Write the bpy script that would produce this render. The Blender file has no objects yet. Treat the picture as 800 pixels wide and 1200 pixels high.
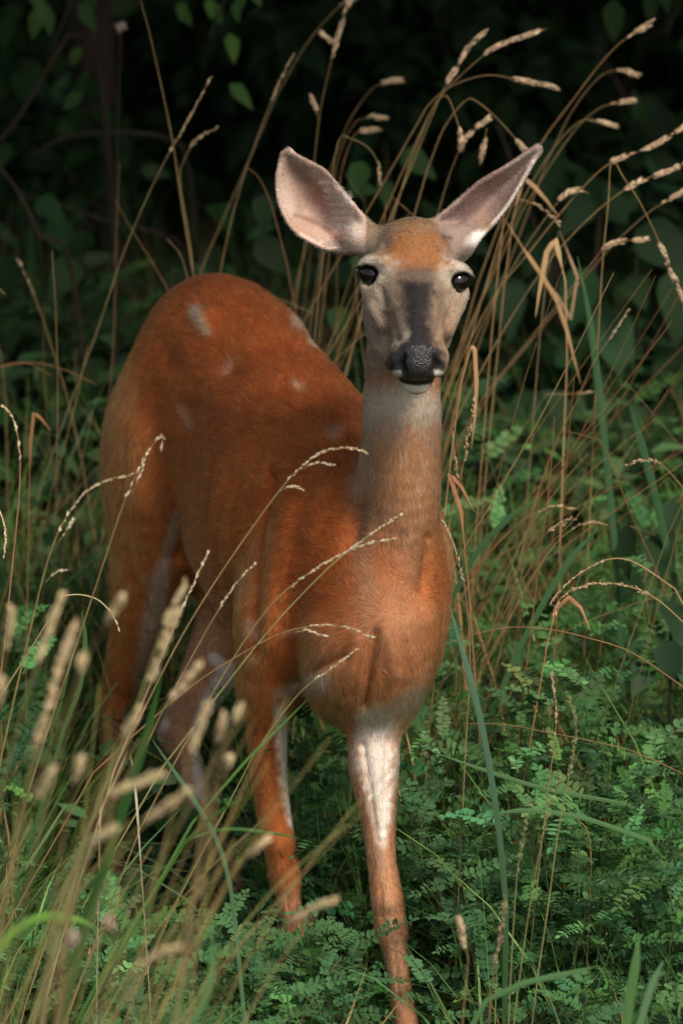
import bpy, math, random
import numpy as np
from mathutils import Vector, Matrix, noise as mnoise

random.seed(7)
rng = np.random.default_rng(7)
scene = bpy.context.scene
COL = scene.collection

# ------------------------------------------------------------------ camera
PITCH = math.radians(18.0)
SP, CP = math.sin(PITCH), math.cos(PITCH)
Z0 = 0.81                      # height of the point the camera looks at
DIST = 8.0
FPX = 7200.0                   # focal length in pixels of an 800 x 1200 picture
CAM = np.array([0.0, -DIST * CP, Z0 + DIST * SP])
RIGHT = np.array([1.0, 0, 0]); UPV = np.array([0, SP, CP]); FWD = np.array([0, CP, -SP])
cd = bpy.data.cameras.new('camera')
cam = bpy.data.objects.new('camera', cd)
COL.objects.link(cam)
cam.location = CAM
cam.rotation_euler = (math.pi / 2 - PITCH, 0, 0)
cd.sensor_fit = 'VERTICAL'
cd.sensor_height = 24.0
cd.lens = 24.0 * FPX / 1200.0
cd.clip_start = 0.1
cd.clip_end = 300.0
cd.dof.use_dof = True
cd.dof.focus_distance = 7.98
cd.dof.aperture_fstop = 3.0
cd.dof.aperture_blades = 7
scene.camera = cam

# ------------------------------------------------------------------ world, sun, exposure
SUN_EL, SUN_AZ = math.radians(48), math.radians(31)   # azimuth: to the right of the camera's back
w = bpy.data.worlds.new("World")
scene.world = w
w.use_nodes = True
nt = w.node_tree
sky = nt.nodes.new('ShaderNodeTexSky')
sky.sky_type = 'NISHITA'
sky.sun_disc = False
sky.sun_elevation = SUN_EL
sky.sun_rotation = math.pi - SUN_AZ
sky.air_density = 1.0
sky.dust_density = 2.5
bg = nt.nodes['Background']
hs = nt.nodes.new('ShaderNodeHueSaturation')      # a hazy, whitish evening sky
hs.inputs['Saturation'].default_value = 0.45
nt.links.new(sky.outputs[0], hs.inputs['Color'])
nt.links.new(hs.outputs[0], bg.inputs[0])
bg.inputs[1].default_value = 0.10
sl = bpy.data.lights.new('sun', 'SUN')
sun = bpy.data.objects.new('sun', sl)
COL.objects.link(sun)
sl.energy = 2.3
sl.angle = math.radians(14)
sl.color = (1.0, 0.9, 0.76)
to_sun = Vector((math.sin(SUN_AZ) * math.cos(SUN_EL), -math.cos(SUN_AZ) * math.cos(SUN_EL), math.sin(SUN_EL)))
sun.rotation_euler = to_sun.to_track_quat('Z', 'Y').to_euler()
sun.location = (3, -4, 6)
vs = scene.view_settings
vs.view_transform = 'Standard'
vs.look = 'None'
vs.gamma = 1.0
vs.use_curve_mapping = False
vs.exposure = 0.62
scene.cycles.use_denoising = True
scene.cycles.max_bounces = 6
scene.cycles.diffuse_bounces = 3
scene.cycles.glossy_bounces = 2
scene.cycles.transmission_bounces = 4
scene.cycles.transparent_max_bounces = 4
try:
    scene.cycles_curves.shape = 'RIBBONS'
except Exception:
    pass


def W(px, py, y):
    """the point of the place seen at picture point (px, py) that lies y metres behind the doe's chest"""
    d = FWD + RIGHT * ((px - 400.0) / FPX) + UPV * ((600.0 - py) / FPX)
    return CAM + d * ((y - CAM[1]) / d[1])


def ground_z(x, y):
    x = np.asarray(x, float); y = np.asarray(y, float)
    return 0.03 * y + 0.018 * np.sin(2.1 * x + 1.3) * np.cos(1.7 * y) + 0.010 * np.sin(5.3 * x + 2.2 * y)


def norm(v):
    v = np.asarray(v, float)
    return v / (np.linalg.norm(v, axis=-1, keepdims=True) + 1e-12)


# ------------------------------------------------------------------ object helpers
def new_mesh(name, verts, faces, mat, parent=None, smooth=True, col=None, matidx=None):
    """one mesh object from numpy arrays; faces: list of (n,k) index arrays"""
    me = bpy.data.meshes.new(name)
    verts = np.asarray(verts, np.float32)
    if not isinstance(faces, (list, tuple)):
        faces = [faces]
    faces = [np.asarray(f, np.int32) for f in faces if len(f)]
    loops = np.concatenate([f.ravel() for f in faces])
    sizes = np.concatenate([np.full(len(f), f.shape[1], np.int32) for f in faces])
    starts = np.concatenate([[0], np.cumsum(sizes)[:-1]]).astype(np.int32)
    me.vertices.add(len(verts)); me.vertices.foreach_set('co', verts.ravel())
    me.loops.add(len(loops)); me.loops.foreach_set('vertex_index', loops)
    me.polygons.add(len(sizes)); me.polygons.foreach_set('loop_start', starts)
    if col is not None:
        a = me.attributes.new('coat', 'FLOAT_COLOR', 'POINT')
        c = np.ones((len(verts), 4), np.float32); c[:, :3] = col
        a.data.foreach_set('color', c.ravel())
    me.update(calc_edges=True)
    if smooth:
        me.polygons.foreach_set('use_smooth', np.ones(len(sizes), bool))
    for m in (mat if isinstance(mat, (list, tuple)) else [mat]):
        me.materials.append(m)
    if matidx is not None:
        me.polygons.foreach_set('material_index', np.asarray(matidx, np.int32))
    o = bpy.data.objects.new(name, me)
    COL.objects.link(o)
    if parent is not None:
        o.parent = parent
    return o


def tag(o, label=None, cat=None, group=None, kind=None):
    if label: o['label'] = label
    if cat: o['category'] = cat
    if group: o['group'] = group
    if kind: o['kind'] = kind
    return o


def empty(name, loc):
    o = bpy.data.objects.new(name, None)
    COL.objects.link(o)
    o.location = loc
    o.empty_display_size = 0.05
    return o


def spline(pts, n):
    """Catmull-Rom through rows of any width, n samples per span"""
    p = np.asarray(pts, float)
    if len(p) == 2:
        t = np.linspace(0, 1, n + 1)[:, None]
        return p[0] * (1 - t) + p[1] * t
    q = np.vstack([2 * p[0] - p[1], p, 2 * p[-1] - p[-2]])
    out = []
    for i in range(1, len(q) - 2):
        t = np.linspace(0, 1, n, endpoint=False)[:, None]
        a, b, c, d = q[i - 1], q[i], q[i + 1], q[i + 2]
        out.append(0.5 * (2 * b + (c - a) * t + (2 * a - 5 * b + 4 * c - d) * t * t + (3 * b - 3 * c + d - a) * t ** 3))
    out.append(p[-1:])
    return np.vstack(out)


# ------------------------------------------------------------------ material helpers
def material(name, rough=0.6, spec=0.3):
    m = bpy.data.materials.new(name)
    m.use_nodes = True
    b = m.node_tree.nodes['Principled BSDF']
    b.inputs['Roughness'].default_value = rough
    b.inputs['Specular IOR Level'].default_value = spec
    return m, m.node_tree, b

# ================================================================== the doe
# One implicit body (smooth union of tapered elliptical limbs), turned into ONE continuous mesh by surface nets.
VOX = 0.0034
GLO = np.array([-0.40, -0.30, -0.03]); GHI = np.array([0.36, 0.95, 1.36])
DIM = np.ceil((GHI - GLO) / VOX).astype(int)
FIELD = np.full(DIM, 1.0, np.float32)
AX = [GLO[i] + VOX * np.arange(DIM[i]) for i in range(3)]
PRIMS = []                     # (segments, colour, flow sign) kept for painting the coat
FDIR = norm([0.337, -0.94, 0.0])
LAT = norm([-0.94, -0.337, 0.0])      # the doe's right-hand side
LATF = norm([-0.985, -0.17, 0.0])     # the same at the shoulders, which face the camera more


def seg_dist(P, s):
    a, b, ra, rb, sa, sb = s
    ab = b - a
    L2 = float(ab @ ab) + 1e-12
    q = P - a
    t = (q @ ab) / L2
    tc = np.clip(t, 0, 1)
    q = q - tc[..., None] * ab
    ax = ab / math.sqrt(L2)
    e = q @ ax
    side = norm(sa + sb); side = norm(side - (side @ ax) * ax)
    up = np.cross(ax, side)
    A = ra[0] + (rb[0] - ra[0]) * tc
    B = ra[1] + (rb[1] - ra[1]) * tc
    m = np.minimum(A, B)
    k = np.sqrt(((q @ side) / A) ** 2 + ((q @ up) / B) ** 2 + (e / m) ** 2)
    return (k - 1) * m


def bbox(lo, hi):
    i0 = np.clip(np.floor((lo - GLO) / VOX).astype(int), 0, DIM - 1)
    i1 = np.clip(np.ceil((hi - GLO) / VOX).astype(int) + 1, 1, DIM)
    return i0, i1


def grid(i0, i1):
    return np.stack(np.meshgrid(*[AX[i][i0[i]:i1[i]].astype(np.float32) for i in range(3)], indexing='ij'), -1)


def smin(a, b, k):
    h = np.maximum(k - np.abs(a - b), 0) / k
    return np.minimum(a, b) - h * h * k * 0.25


def limb(nodes, side, k=0.03, col=(0.3, 0.1, 0.03), sub=5, cut=False, paint=True, flow=1):
    """nodes: rows of world x, y, z, half-size along side, half-size across"""
    nd = spline(nodes, sub)
    segs = [(n0[:3], n1[:3], n0[3:5], n1[3:5], np.asarray(side), np.asarray(side)) for n0, n1 in zip(nd[:-1], nd[1:])]
    mx = nd[:, 3:5].max()
    i0, i1 = bbox(nd[:, :3].min(0) - mx - k - 0.012, nd[:, :3].max(0) + mx + k + 0.012)
    d = np.full(i1 - i0, 1.0, np.float32)
    for s in segs:
        r = max(s[2].max(), s[3].max()) + k + 0.012
        j0, j1 = bbox(np.minimum(s[0], s[1]) - r, np.maximum(s[0], s[1]) + r)
        if np.any(j1 <= j0):
            continue
        v = d[tuple(slice(j0[i] - i0[i], j1[i] - i0[i]) for i in range(3))]
        np.copyto(v, smin(v, seg_dist(grid(j0, j1), s).astype(np.float32), 0.0012))
    sl_ = tuple(slice(i0[i], i1[i]) for i in range(3))
    if cut:
        FIELD[sl_] = -smin(-FIELD[sl_], d, k)
    else:
        FIELD[sl_] = smin(FIELD[sl_], d, k)
    if paint and not cut:
        PRIMS.append((segs, np.asarray(col, float), flow))


def at(px, py, y, a, b):
    return (*W(px, py, y), a, b)


RED = (0.265, 0.068, 0.014); RED2 = (0.305, 0.088, 0.020); NECK = (0.315, 0.140, 0.062)
GREY = (0.215, 0.15, 0.10); PALE = (0.62, 0.53, 0.43); TAN = (0.34, 0.145, 0.062)

# trunk, from the rump to the breast
def tz(px, y, top, bot, a):
    p = W(px, 600, y)
    return (p[0], y, (top + bot) / 2, a, (top - bot) / 2)
limb([tz(215, .82, .85, .62, .070), tz(242, .75, .905, .58, .104), tz(264, .67, .935, .55, .124), tz(298, .55, .925, .50, .120),
      tz(332, .43, .905, .478, .132), tz(362, .32, .885, .475, .136), tz(395, .21, .868, .478, .118),
      tz(425, .10, .820, .480, .098), tz(440, .02, .745, .50, .078)], LAT, 0.035, RED, 5, flow=-1)
# right thigh and hind leg
limb([at(212, 436, .70, .056, .086), at(194, 490, .68, .074, .120), at(186, 560, .655, .073, .122), at(182, 635, .635, .057, .098),
      at(168, 700, .65, .043, .072), at(156, 755, .68, .032, .050), at(140, 805, .705, .024, .036), at(134, 830, .71, .022, .034)], LAT, 0.028, RED2)
def leg_low(hx, hy, hyy, fx, fy, r, col, side):
    """cannon from hock / knee to the fetlock and on to the pastern and hoof on the ground"""
    top = W(hx, hy, hyy)
    x, y = (fx - 400) / FPX * (DIST + fy), fy
    g = float(ground_z(x, y))
    fl = np.array([x, y, g + .105]); 
    fwd = FDIR
    return [(*top, r[0], r[1]), (*(top * .5 + fl * .5), r[2], r[3]), (*fl, r[2] * 1.18, r[3] * 1.2),
            (*(fl + fwd * .028 + [0, 0, -.05]), r[2] * .95, r[3]), (*(fl + fwd * .048 + [0, 0, -.082]), r[2] * 1.1, r[3] * 1.2)], (x, y, g)
HOOVES = []
n, h = leg_low(134, 826, .71, 122, .655, (.022, .033, .0145, .019), TAN, LAT); limb(n, LAT, .015, (0.34, 0.15, 0.07)); HOOVES.append((n[-1][:3], h))
# left thigh and hind leg, stepping forward under the belly
limb([at(300, 420, .74, .065, .10), at(305, 520, .68, .070, .125), at(296, 640, .60, .058, .105), at(275, 720, .56, .042, .080),
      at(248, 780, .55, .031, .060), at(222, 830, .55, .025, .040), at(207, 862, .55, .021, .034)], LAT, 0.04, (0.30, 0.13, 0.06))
n, h = leg_low(208, 858, .545, 268, .41, (.021, .034, .015, .019), TAN, LAT); limb(n, LAT, .015, (0.40, 0.20, 0.115)); HOOVES.append((n[-1][:3], h))
# shoulders and forelegs
limb([at(388, 540, .23, .036, .055), at(350, 625, .19, .054, .092), at(332, 710, .160, .060, .094), at(322, 770, .152, .048, .072),
      at(315, 815, .155, .034, .050)], LATF, 0.026, RED2)
limb([at(315, 800, .155, .034, .052), at(313, 845, .150, .0272, .036), at(314, 900, .140, .0242, .030), at(321, 955, .125, .0215, .025),
      at(329, 1000, .110, .0205, .025), at(334, 1030, .108, .0175, .020)], LATF, 0.025, RED2)
n, h = leg_low(333, 1022, .108, 352, .095, (.0185, .022, .0135, .0165), TAN, LATF); limb(n, LATF, .012, (0.42, 0.19, 0.095)); HOOVES.append((n[-1][:3], h))
limb([at(448, 560, .23, .045, .055), at(474, 640, .165, .052, .092), at(480, 705, .125, .049, .092), at(470, 765, .095, .046, .075),
      at(447, 822, .065, .036, .050)], LATF, 0.030, RED2)
limb([at(446, 805, .065, .038, .050), at(439, 850, .045, .0335, .039), at(438, 900, .025, .0315, .034), at(443, 955, .003, .0225, .026),
      at(447, 1008, -.02, .0178, .021), at(454, 1058, -.042, .0200, .0235), at(459, 1092, -.052, .0170, .0195)], LATF, 0.025, TAN)
n, h = leg_low(458, 1086, -.052, 478, -.095, (.0178, .0205, .0135, .0165), TAN, LATF); limb(n, LATF, .012, (0.42, 0.20, 0.10)); HOOVES.append((n[-1][:3], h))
# breast between the forelegs
limb([at(415, 735, .025, .050, .066), at(408, 775, .022, .054, .058), at(405, 808, .065, .045, .040)], LATF, 0.03, TAN)
limb([at(465, 720, .015, .046, .062), at(460, 772, .016, .047, .058), at(447, 808, .055, .040, .042)], LATF, 0.02, TAN)

# neck
limb([at(440, 690, .130, .066, .080), at(458, 640, .085, .058, .086), at(466, 580, .048, .0525, .075), at(470, 510, .030, .049, .064),
      at(472, 440, .012, .0480, .056), at(478, 370, .005, .049, .055), at(482, 310, .0, .046, .05)], LATF, 0.026, NECK, flow=-1)
# tail, hidden from the camera
limb([(-.225, .86, .79, .03, .02), (-.24, .905, .72, .035, .018), (-.245, .915, .62, .022, .012)], LAT, 0.02, RED)

# head
HS = norm([1.0, 0.05, 0.03])        # across the head, to the viewer's right
limb([at(484, 292, .005, .043, .040), at(484, 302, -.025, .050, .050), at(484, 322, -.055, .0515, .050), at(486, 352, -.090, .043, .042),
      at(489, 385, -.128, .0335, .034), at(490, 410, -.155, .0300, .030), at(490.5, 424, -.168, .0270, .025)], HS, 0.02, GREY, 5, flow=-1)
limb([at(481, 330, -.005, .050, .050), at(480, 358, -.040, .0590, .045), at(480, 390, -.068, .0540, .038), at(484, 416, -.102, .0390, .028),
      at(488, 438, -.136, .0235, .019), at(487.5, 450, -.147, .0175, .0135)], HS, 0.018, GREY, 5, flow=-1)
for sx, ex, ey in ((-1, 431, 320), (1, 540, 328.5)):     # brow ridges, cheek bones and muzzle sides round the eyes
    limb([at(ex - sx * 24, ey - 13, -.080, .012, .010), at(ex - sx * 6, ey - 13.5, -.070, .012, .0095), at(ex + sx * 5, ey - 6, -.052, .010, .009)], HS, 0.014, PALE)
    limb([at(ex + sx * 1, ey + 15, -.062, .009, .010), at(ex - sx * 14, ey + 16, -.084, .010, .010)], HS, 0.016, PALE)
    limb([at(ex - sx * 10, ey + 30, -.078, .013, .012), at(ex - sx * 18, ey + 55, -.098, .011, .010)], HS, 0.02, GREY)
    limb([at(490 + sx * 25, 418, -.158, .0120, .017), at(490 + sx * 23, 432, -.156, .0105, .014)], HS, 0.012, GREY)
# ears: cupped leaves, made of small beads before the union
def ear(base, tip, prof, depth, y0, yt, rad, roll):
    bx, by = base; ax = np.array([tip[0] - bx, tip[1] - by], float); L = np.linalg.norm(ax); ax /= L
    pe = np.array([-ax[1], ax[0]])
    prof = spline(np.array(prof, float), 6)
    vs_ = np.linspace(prof[0, 0], prof[-1, 0], 76)
    pts, rr = [], []
    for v in vs_:
        e0, e1 = np.interp(v, prof[:, 0], prof[:, 1]), np.interp(v, prof[:, 0], prof[:, 2])
        dm = np.interp(v / L, depth[0], depth[1])
        for u in np.linspace(0, 1, 46):
            uu = 0.5 - 0.5 * math.cos(math.pi * u)
            e = e0 + (e1 - e0) * uu
            p2 = np.array([bx, by]) + ax * v + pe * e
            y = y0 + (yt - y0) * v / L + dm * math.sin(math.pi * uu) ** 0.8 + roll * (uu - .5) * (1 - .5 * v / L)
            pts.append(W(p2[0], p2[1], y))
            edge = min(uu, 1 - uu)
            rr.append(rad * (0.72 + 0.5 * min(1, edge * 5)))
    return np.array(pts), np.array(rr)
def add_beads(pts, rr, k):
    i0, i1 = bbox(pts.min(0) - .02, pts.max(0) + .02)
    d = np.full(i1 - i0, 1.0, np.float32)
    for p, r in zip(pts, rr):
        j0, j1 = bbox(p - r - .008, p + r + .008)
        s_ = tuple(slice(j0[i] - i0[i], j1[i] - i0[i]) for i in range(3))
        g = [AX[i][j0[i]:j1[i]] - p[i] for i in range(3)]
        dd = np.sqrt(g[0][:, None, None] ** 2 + g[1][None, :, None] ** 2 + g[2][None, None, :] ** 2) - r
        d[s_] = np.minimum(d[s_], dd)
    s_ = tuple(slice(i0[i], i1[i]) for i in range(3))
    FIELD[s_] = smin(FIELD[s_], d, k)
# profile rows: pixels along the ear, lower edge, upper edge (left ear); for the right ear upper, lower
E1, R1 = ear((418, 280), (337, 178), [(-4, -16, 18), (8, -28, 22), (20, -39, 22), (55, -51, 21), (86, -46, 20), (108, -34, 11), (122, -20, 5), (131, -8, 4)],
             ([0, .15, .5, .85, 1], [.020, .034, .040, .018, .004]), .012, .03, .0042, -.010)
E2, R2 = ear((522, 283), (632, 174), [(-4, -26, 28), (10, -27, 28), (25, -25, 25), (50, -23, 24), (80, -21, 21), (110, -13, 14), (135, -8, 7), (154, -4, 3)],
             ([0, .15, .5, .85, 1], [.020, .036, .038, .016, .004]), .010, .03, .0042, .016)
add_beads(E1, R1, .010)
add_beads(E2, R2, .010)
limb([at(452, 290, .0, .024, .024), at(424, 281, .012, .020, .022), at(412, 277, .022, .014, .016)], HS, 0.015, GREY)
limb([at(512, 290, .0, .024, .024), at(532, 284, .012, .020, .022), at(543, 276, .022, .014, .016)], HS, 0.015, GREY)
limb([at(326, 197, .02, .004, .02), at(336, 193, .03, .0025, .02)], HS, .002, cut=True)
# cut-outs: eye sockets, nostrils, mouth, hollow of the ear
EYES = []
for sx, ex, ey, yy in ((-1, 432.5, 320, -.0600), (1, 538, 328.5, -.0600)):
    c = W(ex - sx * 3.0, ey, yy) + [0, -.0022, 0]
    EYES.append((sx, c))
    limb([(*(c + [0, -.006, 0]), .0160, .0136), (*(c + [sx * .005, -.013, 0]), .0160, .0130)], HS, 0.003, cut=True)
for sx, ex, ey in ((-1, 431, 320), (1, 540, 328.5)):     # upper lids
    limb([at(ex - sx * 13, ey - 2, -.077, .0022, .0022), at(ex - sx * 5, ey - 11.5, -.0765, .0026, .0026), at(ex + sx * 5, ey - 11.5, -.0715, .0026, .0026), at(ex + sx * 13, ey - 4, -.061, .0022, .0022)], HS, .005, paint=False)
for sx in (-1, 1):
    limb([at(491 + sx * 17, 417, -.192, .0022, .0030), at(491 + sx * 20.5, 423, -.190, .0034, .0046), at(491 + sx * 23.5, 430, -.180, .0028, .0046), at(491 + sx * 21, 435, -.182, .0016, .003)], HS, 0.003, cut=True)
limb([at(459, 441, -.156, .003, .002), at(474, 446.5, -.176, .0034, .0020), at(490, 448, -.184, .0034, .0020), at(505, 446.5, -.176, .0034, .002), at(517, 441, -.156, .003, .002)], norm([0, -1, 0]), 0.003, cut=True)
print('field', FIELD.shape)


def surface_nets(F):
    s = F < 0
    c = s[:-1, :-1, :-1].astype(np.int8)
    for a in (0, 1):
        for b_ in (0, 1):
            for d in (0, 1):
                if a or b_ or d:
                    c += s[a:s.shape[0] - 1 + a, b_:s.shape[1] - 1 + b_, d:s.shape[2] - 1 + d]
    act = np.argwhere((c > 0) & (c < 8))
    del c
    idx = np.full(np.array(F.shape) - 1, -1, np.int32)
    idx[tuple(act.T)] = np.arange(len(act))
    corner = np.array([(a, b_, d) for a in (0, 1) for b_ in (0, 1) for d in (0, 1)])
    val = np.stack([F[tuple((act + o).T)] for o in corner], 1)
    pos = np.zeros((len(act), 3)); cnt = np.zeros(len(act))
    for i in range(8):
        for j in range(i + 1, 8):
            if np.abs(corner[i] - corner[j]).sum() == 1:
                m = (val[:, i] < 0) != (val[:, j] < 0)
                t = val[m, i] / (val[m, i] - val[m, j])
                pos[m] += corner[i] + t[:, None] * (corner[j] - corner[i])
                cnt[m] += 1
    V = GLO + VOX * (act + pos / cnt[:, None])
    quads = []
    for ax in range(3):
        sa = [slice(None)] * 3; sb = [slice(None)] * 3
        sa[ax] = slice(0, -1); sb[ax] = slice(1, None)
        e = np.argwhere(s[tuple(sa)] != s[tuple(sb)])
        u, v = [(1, 2), (2, 0), (0, 1)][ax]
        e = e[(e[:, u] > 0) & (e[:, v] > 0) & (e[:, u] < F.shape[u] - 1) & (e[:, v] < F.shape[v] - 1)]
        ou = np.zeros(3, int); ou[u] = 1
        ov = np.zeros(3, int); ov[v] = 1
        q = np.stack([idx[tuple((e - ou - ov).T)], idx[tuple((e - ov).T)], idx[tuple(e.T)], idx[tuple((e - ou).T)]], 1)
        neg = ~s[tuple(e.T)]
        q[neg] = q[neg][:, ::-1]
        quads.append(q)
    return V, np.vstack(quads)


DV, DQ = surface_nets(FIELD)
del FIELD
DE = np.unique(np.sort(np.vstack([DQ[:, [0, 1]], DQ[:, [1, 2]], DQ[:, [2, 3]], DQ[:, [3, 0]]]), axis=1), axis=0)
deg = np.bincount(DE.ravel(), minlength=len(DV)).astype(float)[:, None]
def neigh_mean(x):
    out = np.stack([np.bincount(DE[:, 0], x[DE[:, 1], i], len(x)) + np.bincount(DE[:, 1], x[DE[:, 0], i], len(x)) for i in range(x.shape[1])], 1)
    return out / deg
for lam in (.5, -.52) * 4:
    DV = DV + lam * (neigh_mean(DV) - DV)
def quad_normals(V):
    n = np.cross(V[DQ[:, 2]] - V[DQ[:, 0]], V[DQ[:, 3]] - V[DQ[:, 1]])
    vn = np.zeros_like(V)
    for i in range(3):
        for c in range(4):
            vn[:, i] += np.bincount(DQ[:, c], n[:, i], len(V))
    return norm(vn)
DN = quad_normals(DV)
if (DN * (DV - DV.mean(0))).sum() < 0:
    DQ = DQ[:, ::-1]; DN = -DN
print('doe verts', len(DV))

# ------------------------------------------------------------------ coat colours and the lie of the hair
NV = len(DV)
wsum = np.zeros(NV); csum = np.zeros((NV, 3)); fsum = np.zeros((NV, 3))
for segs, col, flow in PRIMS:
    for sg in segs[::2] if len(segs) > 8 else segs:
        r = max(sg[2].max(), sg[3].max()) + 0.03
        lo = np.minimum(sg[0], sg[1]) - r; hi = np.maximum(sg[0], sg[1]) + r
        m = np.where(((DV > lo) & (DV < hi)).all(1))[0]
        if not len(m):
            continue
        d = np.maximum(seg_dist(DV[m], sg), 0)
        wt = np.exp(-d / 0.008) + 1e-6
        wsum[m] += wt; csum[m] += wt[:, None] * col
        fsum[m] += wt[:, None] * norm(sg[1] - sg[0]) * flow
wsum = np.maximum(wsum, 1e-9)[:, None]
COAT = csum / wsum
FLOW = norm(fsum / wsum + np.array([0, 0, -0.35]) * (DV[:, 2:3] < 0.95))
rel = DV - CAM
dz = rel @ FWD
PX = 400 + FPX * (rel @ RIGHT) / dz
PY = 600 - FPX * (rel @ UPV) / dz
YY = DV[:, 1]
FRONT = -(DN * norm(rel)).sum(1)             # 1 facing the camera, <0 facing away
def pdist(pts):
    p = np.array(pts, float)
    if len(p) == 1:
        return np.hypot(PX - p[0, 0], PY - p[0, 1]) / p[0, 2]
    p = spline(p, 4)
    k = np.full(len(PX), 99.0)
    for q0, q1 in zip(p[:-1], p[1:]):
        ux, uy = q1[0] - q0[0], q1[1] - q0[1]
        t = np.clip(((PX - q0[0]) * ux + (PY - q0[1]) * uy) / (ux * ux + uy * uy + 1e-9), 0, 1)
        k = np.minimum(k, np.hypot(PX - q0[0] - t * ux, PY - q0[1] - t * uy) / (q0[2] + (q1[2] - q0[2]) * t))
    return k


def dent(pts, depth, ylim=(-1, 2)):
    """press a soft groove (or, negative, raise a ridge) into the body along pts: rows px, py, half-width"""
    k = pdist(pts)
    wt = np.exp(-1.4 * k * k) * np.clip(FRONT * 2.2, 0, 1) * ((YY > ylim[0]) & (YY < ylim[1]))
    DV[:] = DV - DN * (wt * depth)[:, None]
TR = (.0, .9)
for pts, dp, yl in (
        ([(320, 560, 11), (304, 620, 11), (298, 690, 11), (299, 760, 9)], .011, (.02, .5)), ([(336, 600, 15), (322, 680, 15), (316, 750, 13)], -.006, (.0, .5)),
        ([(386, 545, 11), (360, 625, 14)], -.005, (.0, .5)), ([(418, 600, 13), (408, 660, 14), (402, 715, 14)], .011, (.0, .4)),
        ([(470, 706, 22)], .007, (-.2, .2)), ([(503, 630, 7), (496, 690, 8)], .006, (-.2, .3)), ([(365, 738, 20)], -.007, (-.1, .4)), ([(512, 718, 14)], -.005, (-.2, .3)),
        ([(345, 802, 7), (372, 782, 7), (402, 770, 7)], .005, (-.2, .3)), ([(440, 742, 6), (436, 780, 6), (428, 825, 6)], .007, (-.2, .12)),
        ([(455, 745, 9), (462, 790, 9)], -.004, (-.2, .12)), ([(418, 750, 9), (412, 790, 9)], -.003, (-.2, .12)),
        ([(226, 480, 15), (216, 560, 15), (207, 650, 13)], .015, (.25, .85)), ([(243, 372, 18)], -.010, (.3, .9)), ([(266, 428, 22)], .008, (.3, .8)),
        ([(160, 500, 18), (166, 590, 16)], -.005, (.3, .9)), ([(148, 645, 7), (162, 690, 7), (178, 725, 7)], .005, (.4, .9)), ([(205, 430, 14), (190, 400, 14)], .006, (.4, .9)),
        ([(350, 480, 18), (380, 470, 14)], .004, (.1, .5)), ([(400, 505, 10)], -.005, (.1, .4)),
        ([(318, 860, 4.5), (326, 940, 4)], .004, (0, .3)), ([(329, 992, 11)], -.0055, (0, .3)), ([(337, 1050, 3), (345, 1130, 3)], .003, (0, .3)),
        ([(455, 865, 4.5), (452, 930, 4), (450, 975, 3.5)], .004, (-.2, .15)), ([(425, 870, 4.5), (436, 940, 4), (443, 985, 3)], .004, (-.2, .15)),
        ([(455, 1060, 11)], -.0060, (-.2, .1)), ([(461, 1105, 3), (468, 1175, 3)], .003, (-.2, .1)), ([(446, 1042, 3), (449, 1080, 3)], .002, (-.2, .1)),
        ([(446, 337, 4.5), (452, 358, 5)], .0035, (-.3, .05)), ([(524, 345, 4.5), (519, 362, 5)], .0035, (-.3, .05)),
        ([(455, 372, 8), (463, 396, 7)], .0060, (-.3, .05)), ([(521, 374, 8), (514, 396, 7)], .0060, (-.3, .05)),
        ([(489, 335, 8), (489, 395, 8)], -.0020, (-.3, .05)), ([(447, 305, 8)], -.003, (-.3, .05)), ([(527, 311, 8)], -.003, (-.3, .05)),
        ([(448, 286, 9)], .004, (-.3, .05)), ([(524, 290, 9)], .004, (-.3, .05)), ([(434, 360, 6), (447, 382, 5)], -.0025, (-.3, .05)),
        ([(432, 372, 6), (440, 402, 6)], .003, (-.3, .05)), ([(489, 287, 7), (489, 310, 7)], .0015, (-.3, .05)),
        ([(472.5, 417, 3), (470.5, 426, 3.4), (474.5, 434, 3)], .0060, (-.3, -.08)), ([(509.5, 417, 3), (511.5, 426, 3.4), (507.5, 434, 3)], .0060, (-.3, -.08)),
        ([(491, 412, 8)], -.002, (-.3, -.08)), ([(491, 440, 2), (491, 447, 2)], .002, (-.3, -.08))):
    dent(pts, dp, yl)
for q in range(5):                                     # a hint of ribs
    dent([(254 + q * 16, 540, 5), (244 + q * 15, 620, 5.5), (244 + q * 14, 700, 5)], .0028, (.1, .6))
DN = quad_normals(DV)
if (DN * (DV - DV.mean(0))).sum() < 0:
    DN = -DN


def vnoise(P, f, seed=0):
    r = np.random.default_rng(seed); out = 0
    for i in range(5):
        k = r.normal(size=3); k = k / np.linalg.norm(k) * f * (1 + .6 * i)
        out = out + np.sin(P @ k + r.uniform(0, 6.3)) / (1 + .5 * i)
    return out / 2.2
def pnoise(P, f):
    return np.array([mnoise.noise(p) for p in (np.asarray(P) * f).tolist()])
NZ = pnoise(DV, 32) * 1.6; NZ2 = pnoise(DV, 120) * 1.6; NZ3 = pnoise(DV, 9) * 1.5


def sstep(x):
    x = np.clip(x, 0, 1); return x * x * (3 - 2 * x)


def blob(px, py, rx, ry, col, s=1.0, ang=0.0, ylim=(-1, 2), soft=.5, noise=.15, front=-2):
    a = math.radians(ang); dx, dy = PX - px, PY - py
    u = (dx * math.cos(a) + dy * math.sin(a)) / rx; v = (-dx * math.sin(a) + dy * math.cos(a)) / ry
    k = np.sqrt(u * u + v * v) + noise * NZ2 + noise * .6 * NZ
    wt = s * sstep((1 + soft - k) / (2 * soft)) * ((YY > ylim[0]) & (YY < ylim[1]) & (FRONT > front))
    COAT[:] = COAT * (1 - wt[:, None]) + np.asarray(col) * wt[:, None]


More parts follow.
